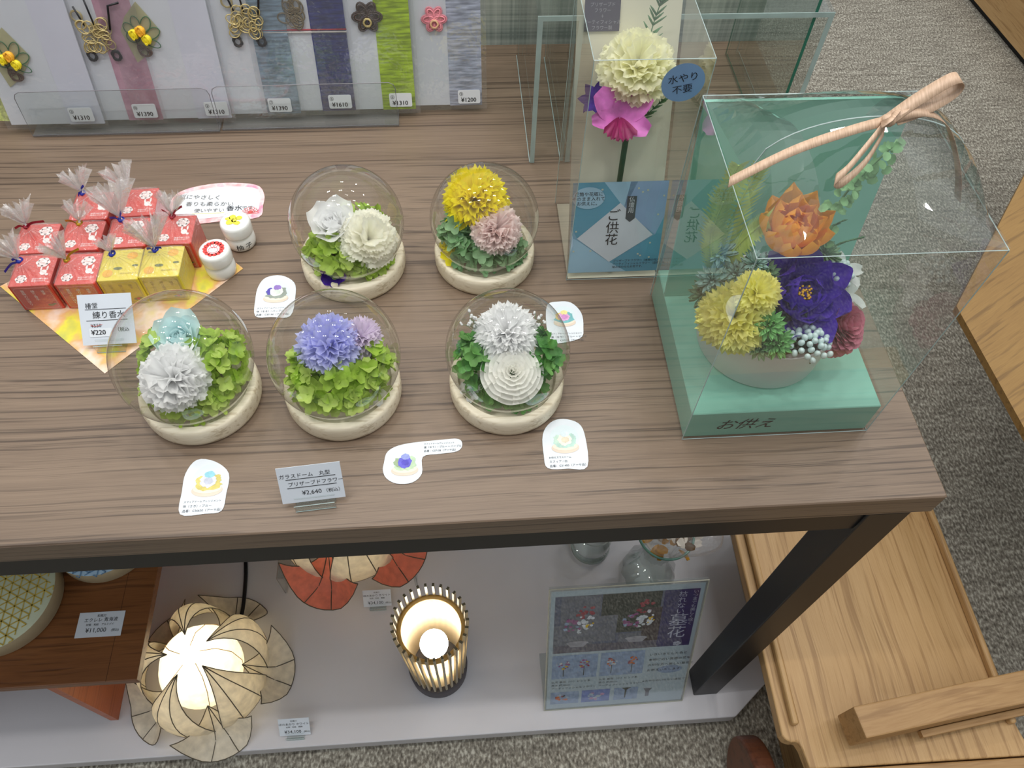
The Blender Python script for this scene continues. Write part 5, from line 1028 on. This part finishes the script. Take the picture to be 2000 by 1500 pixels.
MB().lathe([(0, .001), (.030, .001), (.034, .004), (.034, .060), (.030, .070), (.030, .082), (.032, .084)], 40).build('jar_body', M_GL, t, True)
b = MB()
for z_, r_ in ((.0835, .032), (.004, .034), (.010, .0345)): b.ring(0, 0, r_, r_, .0011, 0, z_, 40)
b.build('rim', mat('grey_glass_rim', (150, 158, 154), .2, .1, 30), t, True)

# ------------------------------------------------------------ oak cart right of the platform
BT = .24
t = root('oak_cart', 'pale oak low cart with side rails on the carpet below the table corner', 'cart', (.006, -.30, 0), (0, 0, -.01))
b = MB().prism([(.0, .205), (.004, .198), (.012, .195), (.020, .195), (.024, .185), (.028, .160), (.345, .160), (.337, .20), (.337, .62), (0, .62)], BT - .024, BT); o = b.build('deck', M_OAK, t); bevel(o, .003, 3)
for x in (.014, .322):
    o = MB().box((x, .215 if x < .1 else .20, BT + .0002), (x + .010, .600, BT + .014)).build('side_rail', M_OAK, t); bevel(o, .004, 3)
o = MB().box((.030, -.12, BT - .024), (.40, .158, BT + .001)).build('front_plank', M_OAKX, t); bevel(o, .002)
for x in (.068, .27): o = MB().box((x + .01, .04, .0005), (x + .04, .58, BT - .0245)).build('skirt_board', M_OAK, t)
M_WHEEL = wood('dark_wheel_wood', ((52, 26, 16), (92, 52, 34), (112, 66, 44)), grain=(60, 60, 60), band=(10, 10, 10), rough=.4, lines=.5)
for x, y in ((-.010, .145), (.352, .150), (.354, .53)):
    b = MB(); b.m = Matrix.Translation((x + (.012 if x > .2 else 0), y, .14)) @ Matrix.Rotation(PI / 2, 4, 'Y'); b.cyl((0, 0, -.014), .085, .032, 48) if y < .2 else b.cyl((0, 0, -.0), .06, .012, 40); o = b.build('wheel', M_WHEEL, t); bevel(o, .005, 3); o.location.z = -.0545 if y < .2 else -.0795
# beam handle lying across, above the deck
t = root('oak_crossbar', 'thick oak bar crossing above the front of the pale oak cart', 'wooden bar', (.090, -.118, BT + .0015), (0, 0, .125))
o = MB().box((0, 0, 0.016), (.33, .040, .075)).build('bar', M_OAKX, t); bevel(o, .002); MB().box((.03, .008, 0), (.08, .034, .0158)).build('support_block', M_OAKX, t)
o = MB().box((.10, -.010, .017), (.33, -.0005, .028)).build('ledge', M_OAKX, t); bevel(o, .001)
# brown wood table on the right and low wooden cabinet in the far right
t = root('brown_wooden_table', 'brown oak table whose pointed corner enters the right edge beside the clear box', 'table', (.3010, .4062, 0.0))
ra = .52
MB().prism([(x_ * math.cos(ra) + y_ * math.sin(ra), -x_ * math.sin(ra) + y_ * math.cos(ra)) for x_, y_ in ((0, 0), (.017, -.40), (.9, -.40), (.9, 1.20), (.79, .945))], .538, .55).build('tabletop', M_BROWNOAK, t, rot=(0, 0, ra))
for x, y in ((.50, -.30), (.80, -.30), (.80, .60), (.55, .30)): MB().box((x, y, .0005), (x + .06, y + .06, .5375)).build('leg', M_BROWNOAK, t)
t = root('low_wooden_cabinet', 'honey-coloured wooden cabinet on the carpet in the far right corner', 'cabinet', (1.385, 1.2, 0.0005), (0, 0, .07))
o = MB().box((0, 0, .02), (1.0, 1.9, .16)).build('cabinet_body', M_OAK, t); MB().box((.012, .012, 0), (.99, 1.88, .0198)).build('kick_base', M_BLACK, t); MB().box((-.006, -.006, .1605), (1.01, 1.91, .18)).build('worktop', M_OAK, t)
